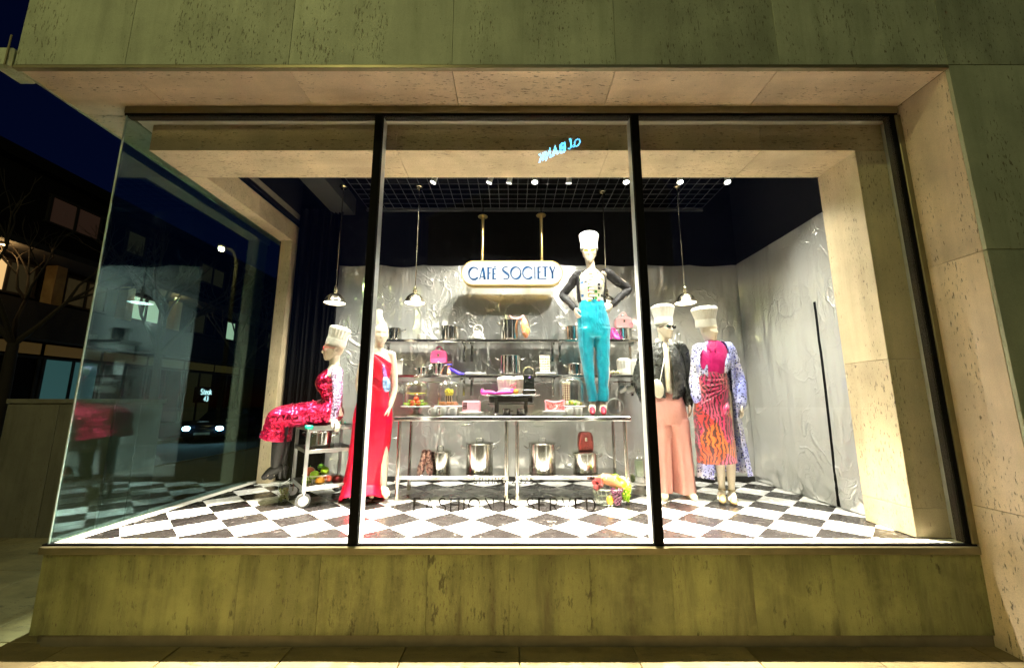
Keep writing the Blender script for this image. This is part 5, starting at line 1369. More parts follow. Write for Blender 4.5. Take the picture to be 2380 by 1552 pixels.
MB().limb([p + Vector((-.03, .02, .13)), p + Vector((.0, 0, .06)), p + Vector((.03, -.03, .02)), p + Vector((.045, -.05, .014))], [.02, .026, .03, .022], 14).limb([p + Vector((-.03, .03, .12)), p + Vector((-.028, .03, .012))], [.02, .016], 10).build('platform', m_fx, t)
for i in range(3): MB().tube([p + Vector((.03 * math.cos(a) + .02 * i - .015, -.02 + .01 * math.sin(a), .05 + .034 * (2 - i) + .03 * math.sin(a))) for a in [j * math.pi / 8 for j in range(9)]], .009, 6).build('strap', simple('magenta_leather', (.70, .02, .22), .3) if i == 0 else m_fx, t)
# plain white things
def board(px, z, w, h, label):
    p = sh(px, z, 5.17); t = thing('cutting_board', label, 'cutting board', p); MB().box(p[0] - w / 2, p[0] + w / 2, p[1] - .008, p[1] + .008, p[2], p[2] + h, .007).build('board', m_white, t); return t
board(924, SL + .001, .13, .205, 'upright white cutting board beside the bald mannequin arm')
plates(980, 5.06, SU + .001, .06, 6, 'tall stack of small white plates left of the wide pot')
plates(1483, 5.06, SU + .001, .07, 3, 'small stack of white plates at the right end of the upper shelf')
for px, w, lb in ((1106, .25, 'flat white tray left of the large stockpot on the lower shelf'), (1267, .25, 'flat white tray under the cream ruffled bag')):
    p = sh(px, SL + .001, 5.06); t = thing('tray', lb, 'tray', p); MB().box(p[0] - w / 2, p[0] + w / 2, p[1] - .07, p[1] + .07, p[2], p[2] + .012, .004).box(p[0] - w / 2 - .008, p[0] + w / 2 + .008, p[1] - .078, p[1] + .078, p[2] + .0125, p[2] + .030, .005).build('tray_body', m_white, t)
p = Vector(sh(1266, SL + .033, 5.06)); t = thing('ruffled_bag', 'cream ruffled upright bag on the white tray of the lower shelf', 'handbag', tuple(p))
b = MB()
for i in range(6):
    for j in range(4): blob(b, p + Vector((-.048 + j * .032, -.03, .02 + i * .032)), .021, .3, i * 4 + j, n=9, m=6)
b.box(p.x - .06, p.x + .06, p.y - .025, p.y + .03, p.z, p.z + .198, .006)
b.build('bag_body', simple('cream_ruffle', (.76, .70, .50), .55), t)
MB().rings([[p + Vector((-.062, -.028, .199)), p + Vector((.062, -.028, .199)), p + Vector((.07, -.02, .222)), p + Vector((-.07, -.02, .222))], [p + Vector((-.062, .028, .199)), p + Vector((.062, .028, .199)), p + Vector((.07, .02, .222)), p + Vector((-.07, .02, .222))]]).build('flap', m_cream, t)
toque(None, 'chef_hat', tuple(Vector(sh(1451, SL + .001, 5.06))), 1, .215, .082, .092, label='white chef hat on the lower shelf between the roses and the mullion', cat='hat', group='chef hats standing on the display', pleats=14)
toque(None, 'chef_hat', tuple(Vector(sh(1481, SL + .001, 5.04))), 1, .205, .072, .082, label='white chef hat at the right end of the lower shelf, half hidden', cat='hat', group='chef hats standing on the display', pleats=14)
for i, px in enumerate((1414, 1425, 1436)):
    p = Vector(sh(px, SL + .001, 5.02)); t = thing('paper_rose', ('cream paper rose nearest the turquoise trousers', 'cream paper rose, middle of the three', 'cream paper rose nearest the shelf chef hat')[i], 'flower', tuple(p), 'paper roses on the lower shelf')
    blob(MB(), p + Vector((0, 0, .03)), .03, .2, i).build('petals', m_cream, t); MB().ball(p + Vector((0, -.024, .032)), .012, 10, 6).build('flower_heart', simple('olive_heart', (.35, .33, .05), .6), t)

# ---------------------------------------------------------------- under the tables
p = Vector((xat(991, 4.40, US + .2), 4.40, US + .03)); t = thing('patterned_boots', 'pair of dark floral ankle boots hanging on the small stockpot', 'boots', tuple(p))
q = N('dark_floral_print'); q.set(col=q.ramp(q.noise(q.coord(), 42, 3), [(.38, (.03, .012, .012)), (.5, (.22, .08, .07)), (.58, (.55, .4, .32)), (.66, (.2, .03, .03))]), rough=.5)
for sg in (-1, 1):
    MB().limb([p + Vector((sg * .022, .0, .20)), p + Vector((sg * .030, -.01, .13)), p + Vector((sg * .045, -.03, .03)), p + Vector((sg * .06, -.06, -.05))], [.028, .03, .04, .02], 14).build('boot', q.m, t)
    MB().limb([p + Vector((sg * .058, -.06, -.045)), p + Vector((sg * .062, -.065, -.068))], [.019, .014], 10).build('toe_cap', m_yellow if sg < 0 else m_cream, t)
bag((xat(1361, 4.5, US + .25), 4.50, US + .232), .155, .195, .10, cloth('oxblood_sequins', (.26, .03, .02), .4, 0, .8, (70, 70, 70), (.12, .01, .01)), 'dark red textured handbag standing on the right lidded stockpot', .03, False)

# ================================================================== trolley
m_trol = simple('trolley_steel', (.34, .345, .34), .32, .7, var=.08)
e1 = Vector((.79, .613, 0)); e2 = Vector((-.613, .79, 0)); ez = Vector((0, 0, 1)); TO = Vector((-2.0, 3.99, F))
TW, TL = .46, .56
def tp(a, b, z): return TO + e1 * a * TW + e2 * b * TL + ez * z
tr_ = thing('kitchen_trolley', 'steel three-tier trolley on castors with green corner bumpers under seated mannequin', 'trolley', tuple(TO))
def obox(a0, a1, b0, b1, z0, z1, c=.003):
    M = frame(TO, e1, e2, ez); return MB().box(a0 * TW, a1 * TW, b0 * TL, b1 * TL, z0, z1, c, M)
for a in (0, 1):
    for b in (0, 1):
        obox(a - .035, a + .035, b - .03, b + .03, .135, .77).build('post', m_trol, tr_)
        w = tp(a, b, 0)
        o = MB().rings([[w + Vector((.0 + s_, 0, .072)) + (e1 * math.cos(q_) + ez * math.sin(q_)) * r_ for q_ in [2 * math.pi * j / 24 for j in range(24)]] for s_, r_ in ((0, .0))]) if False else None
        wc = w + ez * .068; M = frame(wc, e1, ez, e2)
        wh = MB().lathe([(.03, -.016), (.062, -.016), (.068, -.010), (.068, .010), (.062, .016), (.03, .016)], (0, 0, 0), 28, M).build('castor', simple('dark_rubber', (.02, .02, .022), .6), tr_)
        MB().lathe([(.002, -.018), (.045, -.0185), (.046, -.0165), (.046, .0165), (.045, .0185), (.002, .018)], (0, 0, 0), 24, M).build('hub', m_trol, wh)
        MB().tube([wc + e2 * .022, wc + e2 * .022 + ez * .075, wc + ez * .085, wc - e2 * .022 + ez * .075, wc - e2 * .022], .006, 8).build('fork', m_steel, wh)
        obox(a - .075, a + .075, b - .06, b + .06, .735, .772, .008).build('bumper', simple('green_rubber', (.0, .28, .18), .5) if a + b == 0 else bpy.data.materials['green_rubber'], tr_)
for z0, z1 in ((.715, .75), (.50, .522), (.15, .178)):
    obox(-.02, 1.02, -.02, .0, z0, z1 + .016).build('shelf_lip', m_trol, tr_); obox(-.02, 1.02, 1.0, 1.02, z0, z1 + .016).build('shelf_lip', m_trol, tr_)
    obox(-.02, .0, .001, .999, z0, z1 + .016).build('shelf_lip', m_trol, tr_); obox(1.0, 1.02, .001, .999, z0, z1 + .016).build('shelf_lip', m_trol, tr_)
    obox(.001, .999, .001, .999, z0, z0 + .008, 0).build('shelf_tray', m_steel, tr_)
stockpot(tuple(tp(.36, .42, .51)), .135, .18, 'lidded steel pot on the middle shelf of the trolley', True)
m_wire = simple('basket_wire', (.45, .42, .36), .35, .6)
def basket(c, rx, ry, h, label, mat=m_wire, tilt=0):
    t = thing('wire_basket', label, 'basket', tuple(c), 'wire baskets of fruit'); c = Vector(c); mb = MB(); n = 20
    for z, k in ((0.003, .78), (h * .33, .86), (h * .66, .93), (h, 1.0)): mb.tube([c + Vector((rx * k * math.cos(2 * math.pi * i / 28), ry * k * math.sin(2 * math.pi * i / 28), z)) for i in range(29)], .0032 if z < h else .005, 5)
    for i in range(n):
        a = 2 * math.pi * i / n; mb.tube([c + Vector((rx * .78 * math.cos(a), ry * .78 * math.sin(a), .003)), c + Vector((rx * math.cos(a), ry * math.sin(a), h))], .0026, 5)
    for i in range(-3, 4): mb.tube([c + Vector((i * rx * .2, -ry * .7, .003)), c + Vector((i * rx * .2, ry * .7, .003))], .0026, 4)
    mb.build('wires', mat, t); return t
m_lime = simple('lime_skin', (.27, .46, .012), .35, var=.2, bs=.1); m_orange = simple('orange_peel', (.62, .27, .006), .4, bs=.25, bscale=120); m_apple = simple('red_apple', (.45, .07, .03), .3, var=.4, vs=12); m_leaf = simple('leaf_green', (.10, .32, .02), .45)
def fruit(c, r, mat, label, cat, stem=True, sq=(1, 1, .95)):
    c = Vector(c); t = thing(cat.replace(' ', '_'), label, cat, tuple(c - Vector((0, 0, r))), 'fruit in the display')
    blob(MB(), c, r, .06, c.x * 50, sq, 18, 12).build('flesh', mat, t)
    if stem: MB().tube([c + Vector((0, 0, r * .85)), c + Vector((.004, -.002, r * 1.18))], .003, 6).build('stem', m_leaf, t)
bc = tp(.34, .30, .16); basket(bc, .15, .12, .11, 'wire basket of limes and oranges on the bottom shelf of the trolley')
for dx, dy, dz, r, mt, lb, ct_ in ((-.085, -.055, .055, .045, m_lime, 'green lime at the lower left of the trolley basket', 'lime'), (-.01, -.06, .115, .045, m_lime, 'yellow green lime in the middle of the trolley basket', 'lime'), (.055, -.07, .065, .048, m_orange, 'orange at the front of the trolley basket', 'orange'), (-.09, .0, .135, .052, m_apple, 'red apple at the left of the trolley basket', 'apple'), (.06, .01, .145, .042, m_lime, 'lime at the upper right of the trolley basket', 'lime'), (.0, .05, .175, .036, m_leaf, 'dark green pear at the top of the trolley basket', 'pear'), (.11, -.02, .075, .04, m_apple, 'dark red apple at the right of the trolley basket', 'apple')):
    fruit(bc + Vector((dx, dy, dz)), r, mt, lb, ct_)
p = tp(-.22, .75, .0); t = thing('glass_jar', 'clear glass jar of olives on the floor behind the trolley post', 'jar', tuple(p))
MB().lathe([(.01, .002), (.05, .002), (.055, .01), (.055, .15), (.045, .17), (.045, .19)], p, 24, caps=False).build('jar_body', m_clear, t)
mb = MB(); rnd = random.Random(5)
for i in range(60):
    a = rnd.uniform(0, 6.28); rr = .042 * math.sqrt(rnd.random()); mb.ball(p + Vector((rr * math.cos(a), rr * math.sin(a), .014 + .12 * rnd.random())), .012, 6, 5)
setp(mb.build('olives', simple('olive_green', (.22, .24, .06), .4), t), kind='stuff')
# dark red pouch beside the basket
fruit(tp(.72, .22, .16) + Vector((0, 0, .045)), .05, simple('oxblood_leather', (.25, .02, .03), .35), 'dark red round pouch beside the trolley basket', 'pouch', False, (1.2, .8, .9))
# cables lying on the floor
for pts, lb in (([(575, 1121), (612, 1117), (640, 1122), (660, 1122), (672, 1103)], 'white cable running along the rear column to the trolley'), ([(590, 1127), (625, 1125), (652, 1128), (668, 1120)], 'second white cable lying behind the trolley')):
    P = [on(a, b, F + .006) for a, b in pts[:-1]]; P.append(P[-1] + Vector((.06, .02, .05)))
    MB().tube([Vector(q_) for q_ in catm([tuple(p_) for p_ in P], 5)], .005, 6).solo('cable', m_white, lb, 'cable', tuple(P[0]))

# ================================================================== basket of produce and floor cloche
bc = on(1420, 1176, F); bc = Vector((bc.x, bc.y + .1, F)); bw = basket(bc, .155, .125, .15, 'wire basket on the floor overflowing with bread and grapes', simple('green_wire', (.25, .28, .2), .4, .4))
t = thing('bread_loaf', 'brown crusty loaf lying across the floor basket', 'bread', tuple(bc + Vector((0, 0, .15))))
MB().limb([bc + Vector((-.10, -.02, .23)), bc + Vector((0, -.03, .235)), bc + Vector((.10, -.05, .175))], [.035, .055, .035], 16).build('crust', m_bun, t)
sc_ = MB()
for i in range(4): sc_.limb([bc + Vector((-.07 + i * .04, -.075, .262 - i * .008)), bc + Vector((-.05 + i * .04, -.03, .288 - i * .008))], [.006, .006], 6)
sc_.build('crust_cuts', m_cream, t)
t = thing('ham_pieces', 'dark red cured meat at the left of the floor basket', 'food', tuple(bc + Vector((-.12, 0, .12))))
for i in range(6): blob(MB(), bc + Vector((-.13 + .022 * (i % 3), -.07 + .05 * (i % 2), .15 + .035 * (i // 2) + .02)), .03, .45, i).build('slice', simple('cured_meat', (.20, .025, .025), .35, var=.5, vs=40) if i == 0 else bpy.data.materials['cured_meat'], t)
m_grape = simple('purple_grape', (.055, .008, .028), .18)
def grapes(c, n, rx, rz, mat, label):
    t = thing('grapes', label, 'grapes', tuple(c)); rnd = random.Random(n); gm = MB().ball((0, 0, 0), .0145, 10, 7).mesh('grape')
    for i in range(n):
        u = i / n; a = i * 2.4; k = rx * (1 - .55 * u) * (.7 + .3 * rnd.random()); o = link_mesh('grape', gm, mat, t)
        o.location = Vector((k * math.cos(a), k * math.sin(a) * .8, -u * rz))
    MB().tube([Vector(c) + Vector((0, 0, .03)), Vector(c) + Vector((0, 0, -rz * .8))], .003, 6).build('grape_stem', m_leaf, t)
grapes(bc + Vector((.055, -.135, .165)), 52, .058, .145, m_grape, 'bunch of dark purple grapes hanging over the floor basket')
grapes(bc + Vector((.165, -.04, .175)), 40, .055, .14, m_lime, 'bunch of green grapes at the right of the floor basket')
fruit(bc + Vector((.085, .03, .225)), .056, m_lime, 'bright green apple on top of the floor basket', 'apple')
fruit(bc + Vector((.145, .0, .17)), .056, m_lime, 'green apple on the right rim of the floor basket', 'apple')
fruit(bc + Vector((-.015, -.135, .06)), .036, m_orange, 'small orange at the front of the floor basket', 'orange', sq=(.9, .7, 1.2))
px_ = on(1488, 1148, F)
c4 = stand(1487, px_.y + .08, F, .155, .115, 'low white cake stand on the floor behind the right mullion', .05)
cloche(c4, .125, .295, 'glass cloche standing on the floor beside the right table')
t = thing('glass_bottle', 'pale green square bottle inside the floor cloche', 'bottle', c4)
MB().box(c4[0] - .042, c4[0] + .042, c4[1] - .03, c4[1] + .03, c4[2] + .055, c4[2] + .235, .008).build('bottle_body', simple('pale_green_glass', (.42, .50, .34), .12), t)
MB().lathe([(.07, .001), (.068, .02), (.045, .048), (.01, .053)], c4, 24).build('bottle_foot', m_white, t); MB().lathe([(.018, .236), (.018, .25), (.024, .252), (.024, .265), (.01, .268)], c4, 16).build('stopper', m_clear, t)
for dx, lb, ct_ in ((-.085, 'dark green avocado left of the bottle in the floor cloche', 'avocado'), (.09, 'artichoke right of the bottle in the floor cloche', 'artichoke')):
    fruit(Vector(c4) + Vector((dx, -.02, .042)), .04, simple('avocado_skin', (.09, .13, .02), .5, bs=.6) if dx < 0 else bpy.data.materials['avocado_skin'], lb, ct_, sq=(.8, .8, 1.1))
# ================================================================== lettering on the glass
SF = {
 'A': (.66, [[(0, 0), (.33, 1), (.66, 0)], [(.12, .34), (.54, .34)]]),
 'B': (.56, [[(0, 0), (0, 1), (.3, 1)] + arcp(.3, .765, .22, .235, 90, -90, 10) + [(0, .53)], [(0, .53), (.3, .53)] + arcp(.3, .265, .26, .265, 90, -90, 10) + [(0, 0)]]),
 'D': (.62, [[(0, 0), (0, 1), (.2, 1)] + arcp(.2, .5, .42, .5, 90, -90, 14) + [(0, 0)]]),
 'E': (.48, [[(.48, 1), (0, 1), (0, 0), (.48, 0)], [(0, .52), (.42, .52)]]),
 'F': (.46, [[(.46, 1), (0, 1), (0, 0)], [(0, .52), (.4, .52)]]),
 'G': (.72, [arcp(.36, .5, .36, .5, 45, 330, 22) + [(.72, .46), (.42, .46)]]),
 'H': (.62, [[(0, 0), (0, 1)], [(.62, 0), (.62, 1)], [(0, .52), (.62, .52)]]),
 'I': (.0, [[(0, 0), (0, 1)]]),
 'K': (.56, [[(0, 0), (0, 1)], [(.54, 1), (0, .42)], [(.18, .6), (.56, 0)]]),
 'N': (.64, [[(0, 0), (0, 1), (.64, 0), (.64, 1)]]),
 'O': (.84, [arcp(.42, .5, .42, .5, 0, 360, 30)]),
 'P': (.52, [[(0, 0), (0, 1), (.28, 1)] + arcp(.28, .74, .24, .26, 90, -90, 10) + [(0, .48)]]),
 'R': (.54, [[(0, 0), (0, 1), (.28, 1)] + arcp(.28, .74, .24, .26, 90, -90, 10) + [(0, .48)], [(.26, .48), (.54, 0)]]),
 'S': (.52, [arcp(.26, .75, .24, .25, 35, 260, 14) + arcp(.26, .25, .26, .25, 90, -145, 16)]),
 'V': (.62, [[(0, 1), (.31, 0), (.62, 1)]]),
 '0': (.54, [arcp(.27, .5, .27, .5, 0, 360, 26)]),
 '2': (.50, [arcp(.25, .74, .25, .26, 160, -30, 14) + [(0, 0), (.5, 0)]]),
 '5': (.50, [[(.46, 1), (.08, 1), (.04, .56)] + arcp(.22, .32, .28, .32, 120, -140, 16)]),
 '3': (.5, [arcp(.24, .76, .22, .24, 140, -90, 12) + arcp(.24, .27, .26, .27, 90, -140, 14)]),
 '4': (.52, [[(.38, 0), (.38, 1), (0, .3), (.52, .3)]]),
 't': (.3, [[(.12, .95), (.12, .1), (.2, 0), (.3, .04)], [(0, .66), (.3, .66)]]),
 'e': (.46, [[(.02, .36), (.46, .36)] + arcp(.24, .34, .22, .34, 0, 310, 18)]),
 'a': (.46, [arcp(.22, .33, .22, .33, 30, 330, 16), [(.44, .66), (.44, .0)]]),
 'k': (.42, [[(0, 0), (0, 1)], [(.38, .66), (0, .26)], [(.14, .4), (.42, 0)]]),
 'l': (.1, [[(.02, 1), (.02, .1), (.1, 0)]]),
}
def lettering(parent, text, M, h, w, mat, gap=.36, space=.5, total=None, t=.0015, name='letter'):
    adv = []; x = 0
    for ch in text:
        if ch == ' ': x += space; adv.append(None); continue
        adv.append(x); x += SF[ch][0] + gap
    L = x - gap; kx = (total / L) if total else h
    for ch, a in zip(text, adv):
        if a is None: continue
        mb = MB()
        for st_ in SF[ch][1]: mb.ribbon([(kx * a + px * h * (1 if not total else min(1, kx / h)), py * h) for px, py in st_], w, M, t)
        mb.build(name, mat, parent, False)
m_dec = simple('dark_vinyl_letter', (.012, .009, .007), .7, spec=.1)
YD = G + .0062
for text, xa, xb, yt, yb, w, lb in (('FASHION IS SERVED', 962, 1384, 1157, 1189, .0095, 'dark vinyl words FASHION IS SERVED on the lower middle pane'), ('SPRING 2025', 1101, 1241, 1109, 1123, .006, 'small dark vinyl words SPRING 2025 above the larger line')):
    a = at(xa, yb, YD); b = at(xb, yb, YD); c = at(xa, yt, YD)
    t = thing('window_lettering', lb, 'lettering', tuple(a))
    lettering(t, text, frame(a, (1, 0, 0), (0, 0, 1), (0, -1, 0)) if False else frame(a, (1, 0, 0), (0, 0, 1), (0, 1, 0)), c.z - a.z, w, m_dec, .36, .45, b.x - a.x)

# ================================================================== across the side street
XB = -16.0
fb = thing('street_block', 'dark three storey building across the side street with a few lit windows', 'building', (XB, 20, 0))
m_dw = simple('dark_facade', (.007, .006, .006), .9, spec=.1)
m_dw2 = simple('dark_brick', (.012, .009, .008), .9)
m_pale = simple('pale_facade_band', (.20, .14, .07), .8)
MB().box(XB - 12, XB - .3, 4, 60, 0, 9.4).build('wall', m_dw, fb, False)
MB().box(XB - 12.3, XB + .1, 3.8, 60.2, 9.41, 9.8).build('parapet', m_dw, fb, False)
MB().box(XB - .299, XB + 1.2, 4, 40, 6.35, 6.55).build('overhang', m_dw2, fb, False)
MB().box(XB - .299, XB + .4, 4, 60, 3.7, 4.9).build('fascia', m_dw2, fb, False)
m_win_d = simple('dark_window_pane', (.006, .006, .007), .15, spec=.3)
m_lit1 = emit('lit_window_warm', (1, .62, .25), .65); m_lit2 = emit('lit_window_pale', (.9, 1, .7), .5); m_lit3 = emit('lit_window_dim', (1, .75, .3), .012); m_teal_l = emit('teal_lit_glass', (.25, .75, .72), .06); m_bandl = emit('amber_lit_band', (1, .6, .15), .03)
def window(y, z, w, h, mat, n=2):
    f = MB().box(XB - .299, XB - .2, y - w / 2 - .08, y + w / 2 + .08, z - h / 2 - .08, z - h / 2 - .01).box(XB - .299, XB - .2, y - w / 2 - .08, y + w / 2 + .08, z + h / 2 + .01, z + h / 2 + .08)
    for k in range(n + 1): yy = y - w / 2 + w * k / n; f.box(XB - .299, XB - .205, yy - .04, yy + .04, z - h / 2 - .009, z + h / 2 + .009)
    o = f.build('window', m_dw2, fb, False)
    for k in range(n):
        a = y - w / 2 + w * k / n + .041; b = y - w / 2 + w * (k + 1) / n - .041
        MB().box(XB - .299, XB - .25, a, b, z - h / 2, z + h / 2).build('pane', mat if not isinstance(mat, tuple) else mat[k % len(mat)], o, False)
for y, m_ in ((10.5, m_win_d), (13.8, emit('lit_window_red', (1, .5, .3), .012)), (16.6, (m_lit3, m_win_d)), (20.6, (m_lit3, m_lit3)), (25, m_win_d), (30, m_lit3)): window(y, 8.35, 1.7, .9, m_)
for y, m_ in ((10.4, m_lit1), (12.2, (m_lit1, m_lit3)), (14.6, m_lit3), (17.1, (m_lit2, m_lit2)), (20.5, (m_lit3, m_win_d)), (22.8, (m_lit2, m_lit3)), (26.6, m_lit3)): window(y, 5.65, 1.5, .95, m_)
for y in (9.6, 11.3, 13.4, 16.0, 18.4): MB().box(XB - .298, XB + .1, y - .16, y + .16, 4.9005, 6.349).build('pier', m_pale, fb, False)
for k, (y, mm_) in enumerate(((10.6, m_win_d), (12.6, m_win_d), (14.6, m_teal_l), (16.6, m_win_d), (18.6, m_win_d), (20.6, m_lit3), (22.6, m_win_d))):
    window(y, 1.9, 1.85, 2.4, mm_, 2); MB().box(XB - .298, XB - .24, y - .92, y + .92, 3.25, 3.62).build('transom_light', m_bandl, fb, False)
ov = bpy.data.lights.new('soffit', 'POINT'); ov.energy = 28; ov.color = (1, .6, .22); ov.shadow_soft_size = .1
for y in (11.2, 17.4):
    t = thing('soffit_lamp', ('warm soffit lamp lighting the far facade behind the bare trees', 'warm soffit lamp under the far overhang near pale windows')[y > 12], 'lamp', (XB + .8, y, 6.33), 'warm lamps under the far overhang')
    MB().lathe([(.01, 0), (.09, 0), (.1, -.04), (.01, -.05)], (XB + .8, y, 6.33), 16).build('lamp_shell', m_dw2, t); MB().lathe([(.01, -.051), (.08, -.051), (.07, -.06), (.01, -.062)], (XB + .8, y, 6.33), 16).build('lamp_lens', emit('warm_lens', (1, .7, .3), 6) if y < 12 else bpy.data.materials['warm_lens'], t)
    L = bpy.data.objects.new('soffit_light', ov); C.objects.link(L); L.parent = t; L.location = (0, 0, -.15)
# bare street trees
m_bark = simple('dark_bark', (.03, .022, .016), .9, bs=.5)
def tree(x, y, h, seed, label):
    rnd = random.Random(seed); t = thing('street_tree', label, 'tree', (x, y, 0), 'bare trees along the side street'); tk = MB(); br = MB()
    P = [Vector((x, y, 0)), Vector((x + .1, y, h * .2)), Vector((x - .05, y + .1, h * .4))]; tk.limb(P, [.16, .13, .11], 10); tk.build('trunk', m_bark, t)
    def grow(p, d, L, r, dep):
        q = p + d * L; m_ = p.lerp(q, .5) + Vector((rnd.uniform(-1, 1), rnd.uniform(-1, 1), rnd.uniform(-1, 1))) * L * .08
        br.tube([p, m_, q], [r, r * .8, r * .6], 6)
        if dep:
            for _ in range(3 if dep > 2 else 2):
                nd = (d + Vector((rnd.uniform(-1, 1), rnd.uniform(-1, 1), rnd.uniform(-.3, .8))) * .62).normalized(); grow(q, nd, L * rnd.uniform(.6, .8), r * .58, dep - 1)
    for i in range(4):
        a = i * 1.57 + rnd.random(); grow(P[-1], Vector((math.cos(a) * .6, math.sin(a) * .6, 1)).normalized(), h * .2, .075, 4)
    br.build('branches', m_bark, t)
tree(-13.6, 10.6, 8, 2, 'bare street tree in front of the amber lit windows at far left')
tree(-13.0, 14.4, 8.5, 5, 'bare street tree nearest the shop glass edge')
tree(-13.3, 19.5, 8, 9, 'bare street tree seen through the side glass')
# low stone pier by the corner
pr = thing('stone_pier', 'low dim stone clad pier left of the shop corner', 'pier', (-5.6, 5.5, 0))
MB().box(-6.58, -5.22, 5.28, 5.98, 0, 1.64).build('pier_core', m_grout, pr, False)
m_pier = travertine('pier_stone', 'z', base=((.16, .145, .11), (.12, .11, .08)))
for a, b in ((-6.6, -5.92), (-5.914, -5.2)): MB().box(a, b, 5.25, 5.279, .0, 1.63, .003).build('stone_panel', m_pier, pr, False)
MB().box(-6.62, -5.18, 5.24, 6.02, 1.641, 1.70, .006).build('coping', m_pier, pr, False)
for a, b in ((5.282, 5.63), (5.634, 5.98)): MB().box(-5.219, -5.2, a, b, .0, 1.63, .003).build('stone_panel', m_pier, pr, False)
# lit restaurant sign
sg_ = thing('restaurant_sign', 'small white lit sign reading Steak 43 on the far facade', 'sign', (XB + .06, 20.8, 2.0)); m_neon = emit('white_neon', (.75, .92, 1), 1.6)
MB().box(XB - .195, XB + .05, 20.3, 21.4, 1.6, 2.4, .02).build('sign_board', m_dw2, sg_)
MN = frame((XB + .056, 20.45, 2.02), (0, 1, 0), (0, 0, 1), (1, 0, 0)); lettering(sg_, 'Steak', MN, .26, .042, m_neon, .16, .4, t=.01)
MN = frame((XB + .056, 20.7, 1.68), (0, 1, 0), (0, 0, 1), (1, 0, 0)); lettering(sg_, '43', MN, .24, .042, m_neon, .2, .4, t=.01)
# parked car with headlights on
def car(x, y, rz, label):
    t = thing('parked_car', label, 'car', (x, y, -.12)); m_p = simple('dark_blue_paint', (.015, .018, .035), .2, coat=.5); M = Matrix.Translation((x, y, -.12)) @ Matrix.Rotation(rz, 4, 'Z')
    def sec(yy, w, z0, z1, k=.9): return [M @ Vector(p) for p in ((-w, yy, z0), (w, yy, z0), (w * 1.02, yy, (z0 + z1) / 2), (w * k, yy, z1), (-w * k, yy, z1), (-w * 1.02, yy, (z0 + z1) / 2))]
    MB().rings([sec(-2.15, .7, .42, .62), sec(-2.05, .84, .3, .74), sec(-1.2, .9, .25, .9), sec(-.6, .92, .25, .95), sec(1.2, .92, .25, .98), sec(1.95, .88, .3, .92), sec(2.15, .76, .42, .75)]).build('body', m_p, t, True, 40)
    MB().rings([sec(-.75, .80, .93, .96, .98), sec(-.15, .78, .94, 1.4, .85), sec(.7, .78, .95, 1.44, .85), sec(1.55, .80, .95, 1.02, .95)]).build('cabin', simple('car_glass', (.01, .012, .015), .05), t, True, 30)
    for sx in (-1, 1):
        MB().ball(M @ Vector((sx * .62, -2.10, .62)), (.16, .1, .10), 12, 8).build('headlight', emit('headlight_lens', (.45, .8, 1), 60) if sx < 0 else bpy.data.materials['headlight_lens'], t)
        MB().ball(M @ Vector((sx * .68, 2.12, .68)), (.1, .05, .06), 10, 6).build('tail_light', emit('tail_lens', (1, .05, .02), 1) if sx < 0 else bpy.data.materials['tail_lens'], t)
        for yy in (-1.35, 1.35):
            Mw = M @ Matrix.Translation((sx * .84, yy, .32)) @ Matrix.Rotation(R(90), 4, 'Y'); w = MB().lathe([(.15, -.1), (.3, -.1), (.32, -.07), (.32, .07), (.3, .1), (.15, .1)], (0, 0, 0), 24, Mw).build('wheel', bpy.data.materials['dark_rubber'], t); MB().lathe([(.01, -.08), (.2, -.09), (.2, .09), (.01, .08)], (0, 0, 0), 18, Mw).build('rim', m_alu, w)
    MB().box(-.3, .3, -2.165, -2.14, .36, .46, .005, M).build('number_plate', m_white, t)
car(-13.9, 19.6, R(14), 'dark car parked across the side street with headlights on')
# ================================================================== first street lamp and bank sign seen in the window reflection, second lamp added
m_pole = simple('lamp_pole_paint', (.012, .012, .012), .8); m_ll = emit('street_lamp_lens', (1, .9, .45), 60)
def street_lamp(x, y, h, power, label):
    t = thing('street_lamp', label, 'street lamp', (x, y, -.12), 'street lamps')
    MB().lathe([(.14, 0), (.13, .5), (.07, .6), (.055, h - .25), (.01, h - .2)], (x, y, -.012), 16).build('pole', m_pole, t)
    MB().limb([(x, y, h - .3), (x, y + .2, h + .05), (x, y + .6, h + .1)], [.04, .035, .03], 10).build('arm', m_pole, t)
    MB().ball((x, y + .7, h + .07), (.07, .15, .03), 18, 8).build('lamp_head', m_pole, t)
    MB().ball((x, y + .7, h), (.06, .09, .02), 14, 6).build('lamp_lens', m_ll, t)
    sd_ = bpy.data.lights.new('street', 'POINT'); sd_.energy = power; sd_.color = (1, .96, .36); sd_.shadow_soft_size = .06
    L = bpy.data.objects.new('street_light', sd_); C.objects.link(L); L.parent = t; L.location = (.0, .7, h + .07)
street_lamp(-8.6, -5.7, 6.15, P_FAR, 'street lamp whose lit head is mirrored in the left pane')
street_lamp(-4.2, -5.2, 10.6, P_STREET, 'added unseen taller street lamp lighting the stone front from across the pavement')  # added lamp, placed clear of the pane reflection, to light the facade
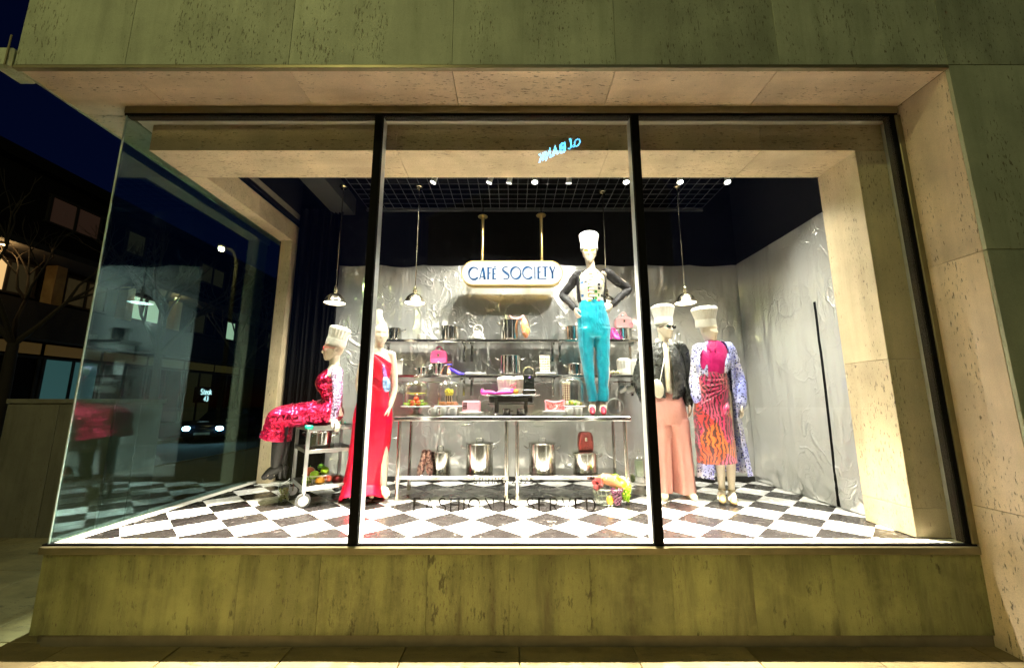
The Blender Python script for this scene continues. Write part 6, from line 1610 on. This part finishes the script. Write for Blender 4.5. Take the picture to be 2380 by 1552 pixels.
# bank sign: mirrored place of the letters seen in the middle pane
Yv = 24.0
def mirror(px, py, Y): p = at(px, py, Y); return Vector((p.x, 2 * G - p.y, p.z))
dv = ray(9, 932); dv = Vector((dv.x, dv.y, 0)).normalized()
a = at(1313, 352, Yv)                       # foot of the B in the mirrored picture
rd_ = Vector((dv.x, -dv.y, 0))              # reading direction in the real street
o_ = Vector((a.x, 2 * G - a.y, a.z)); nrm = rd_.cross(Vector((0, 0, 1)))
if nrm.y < 0: nrm = -nrm
bk = thing('bank_sign', 'blue lit roof lettering al BANK mirrored in the middle pane', 'sign', tuple(o_)); m_bl = emit('blue_neon', (.10, .55, 1), 22)
MF = frame(o_, rd_, (0, 0, 1), nrm); lettering(bk, 'BANK', MF, .62, .15, m_bl, .30, .4, t=.05)
MF2 = frame(o_ - rd_ * 1.0, rd_, (0, 0, 1), nrm)
mb = MB(); mb.ribbon(arcp(.05, .22, .2, .24, 60, 400, 20) + [(.3, .0), (.45, .1), (.62, .75), (.55, .9), (.48, .7), (.52, .1), (.62, 0), (.75, .1)], .07, MF2, .05); mb.build('script_letters', m_bl, bk, False)
bb = thing('bank_building', 'dark office building carrying the blue bank letters across the street', 'building', tuple(o_ - nrm * 3 + Vector((0, 0, -o_.z))))
def bbox(x0, x1, y0, y1, z0, z1): return MB().box(x0, x1, y0, y1, z0, z1, 0, frame(o_ - Vector((0, 0, o_.z)), rd_, -nrm, (0, 0, 1)))
bbox(-4, 14, .15, 9, -.1, o_.z - .7).build('wall', m_dw, bb, False); bbox(-4.2, 14.2, -.05, 9.2, o_.z - .699, o_.z - .4).build('parapet', m_dw2, bb, False)
fr_ = bbox(-2, 3.4, .06, .1, o_.z - .399, o_.z - .3); fr_.build('sign_rail', m_dw2, bk, False)
ps = MB()
for i in range(6): ps.tube([o_ + rd_ * (-1.2 + i * .8) - nrm * .05 - Vector((0, 0, .4)), o_ + rd_ * (-1.2 + i * .8) - nrm * .05 + Vector((0, 0, .3))], .02, 6)
ps.build('sign_posts', m_dw2, bk, False)
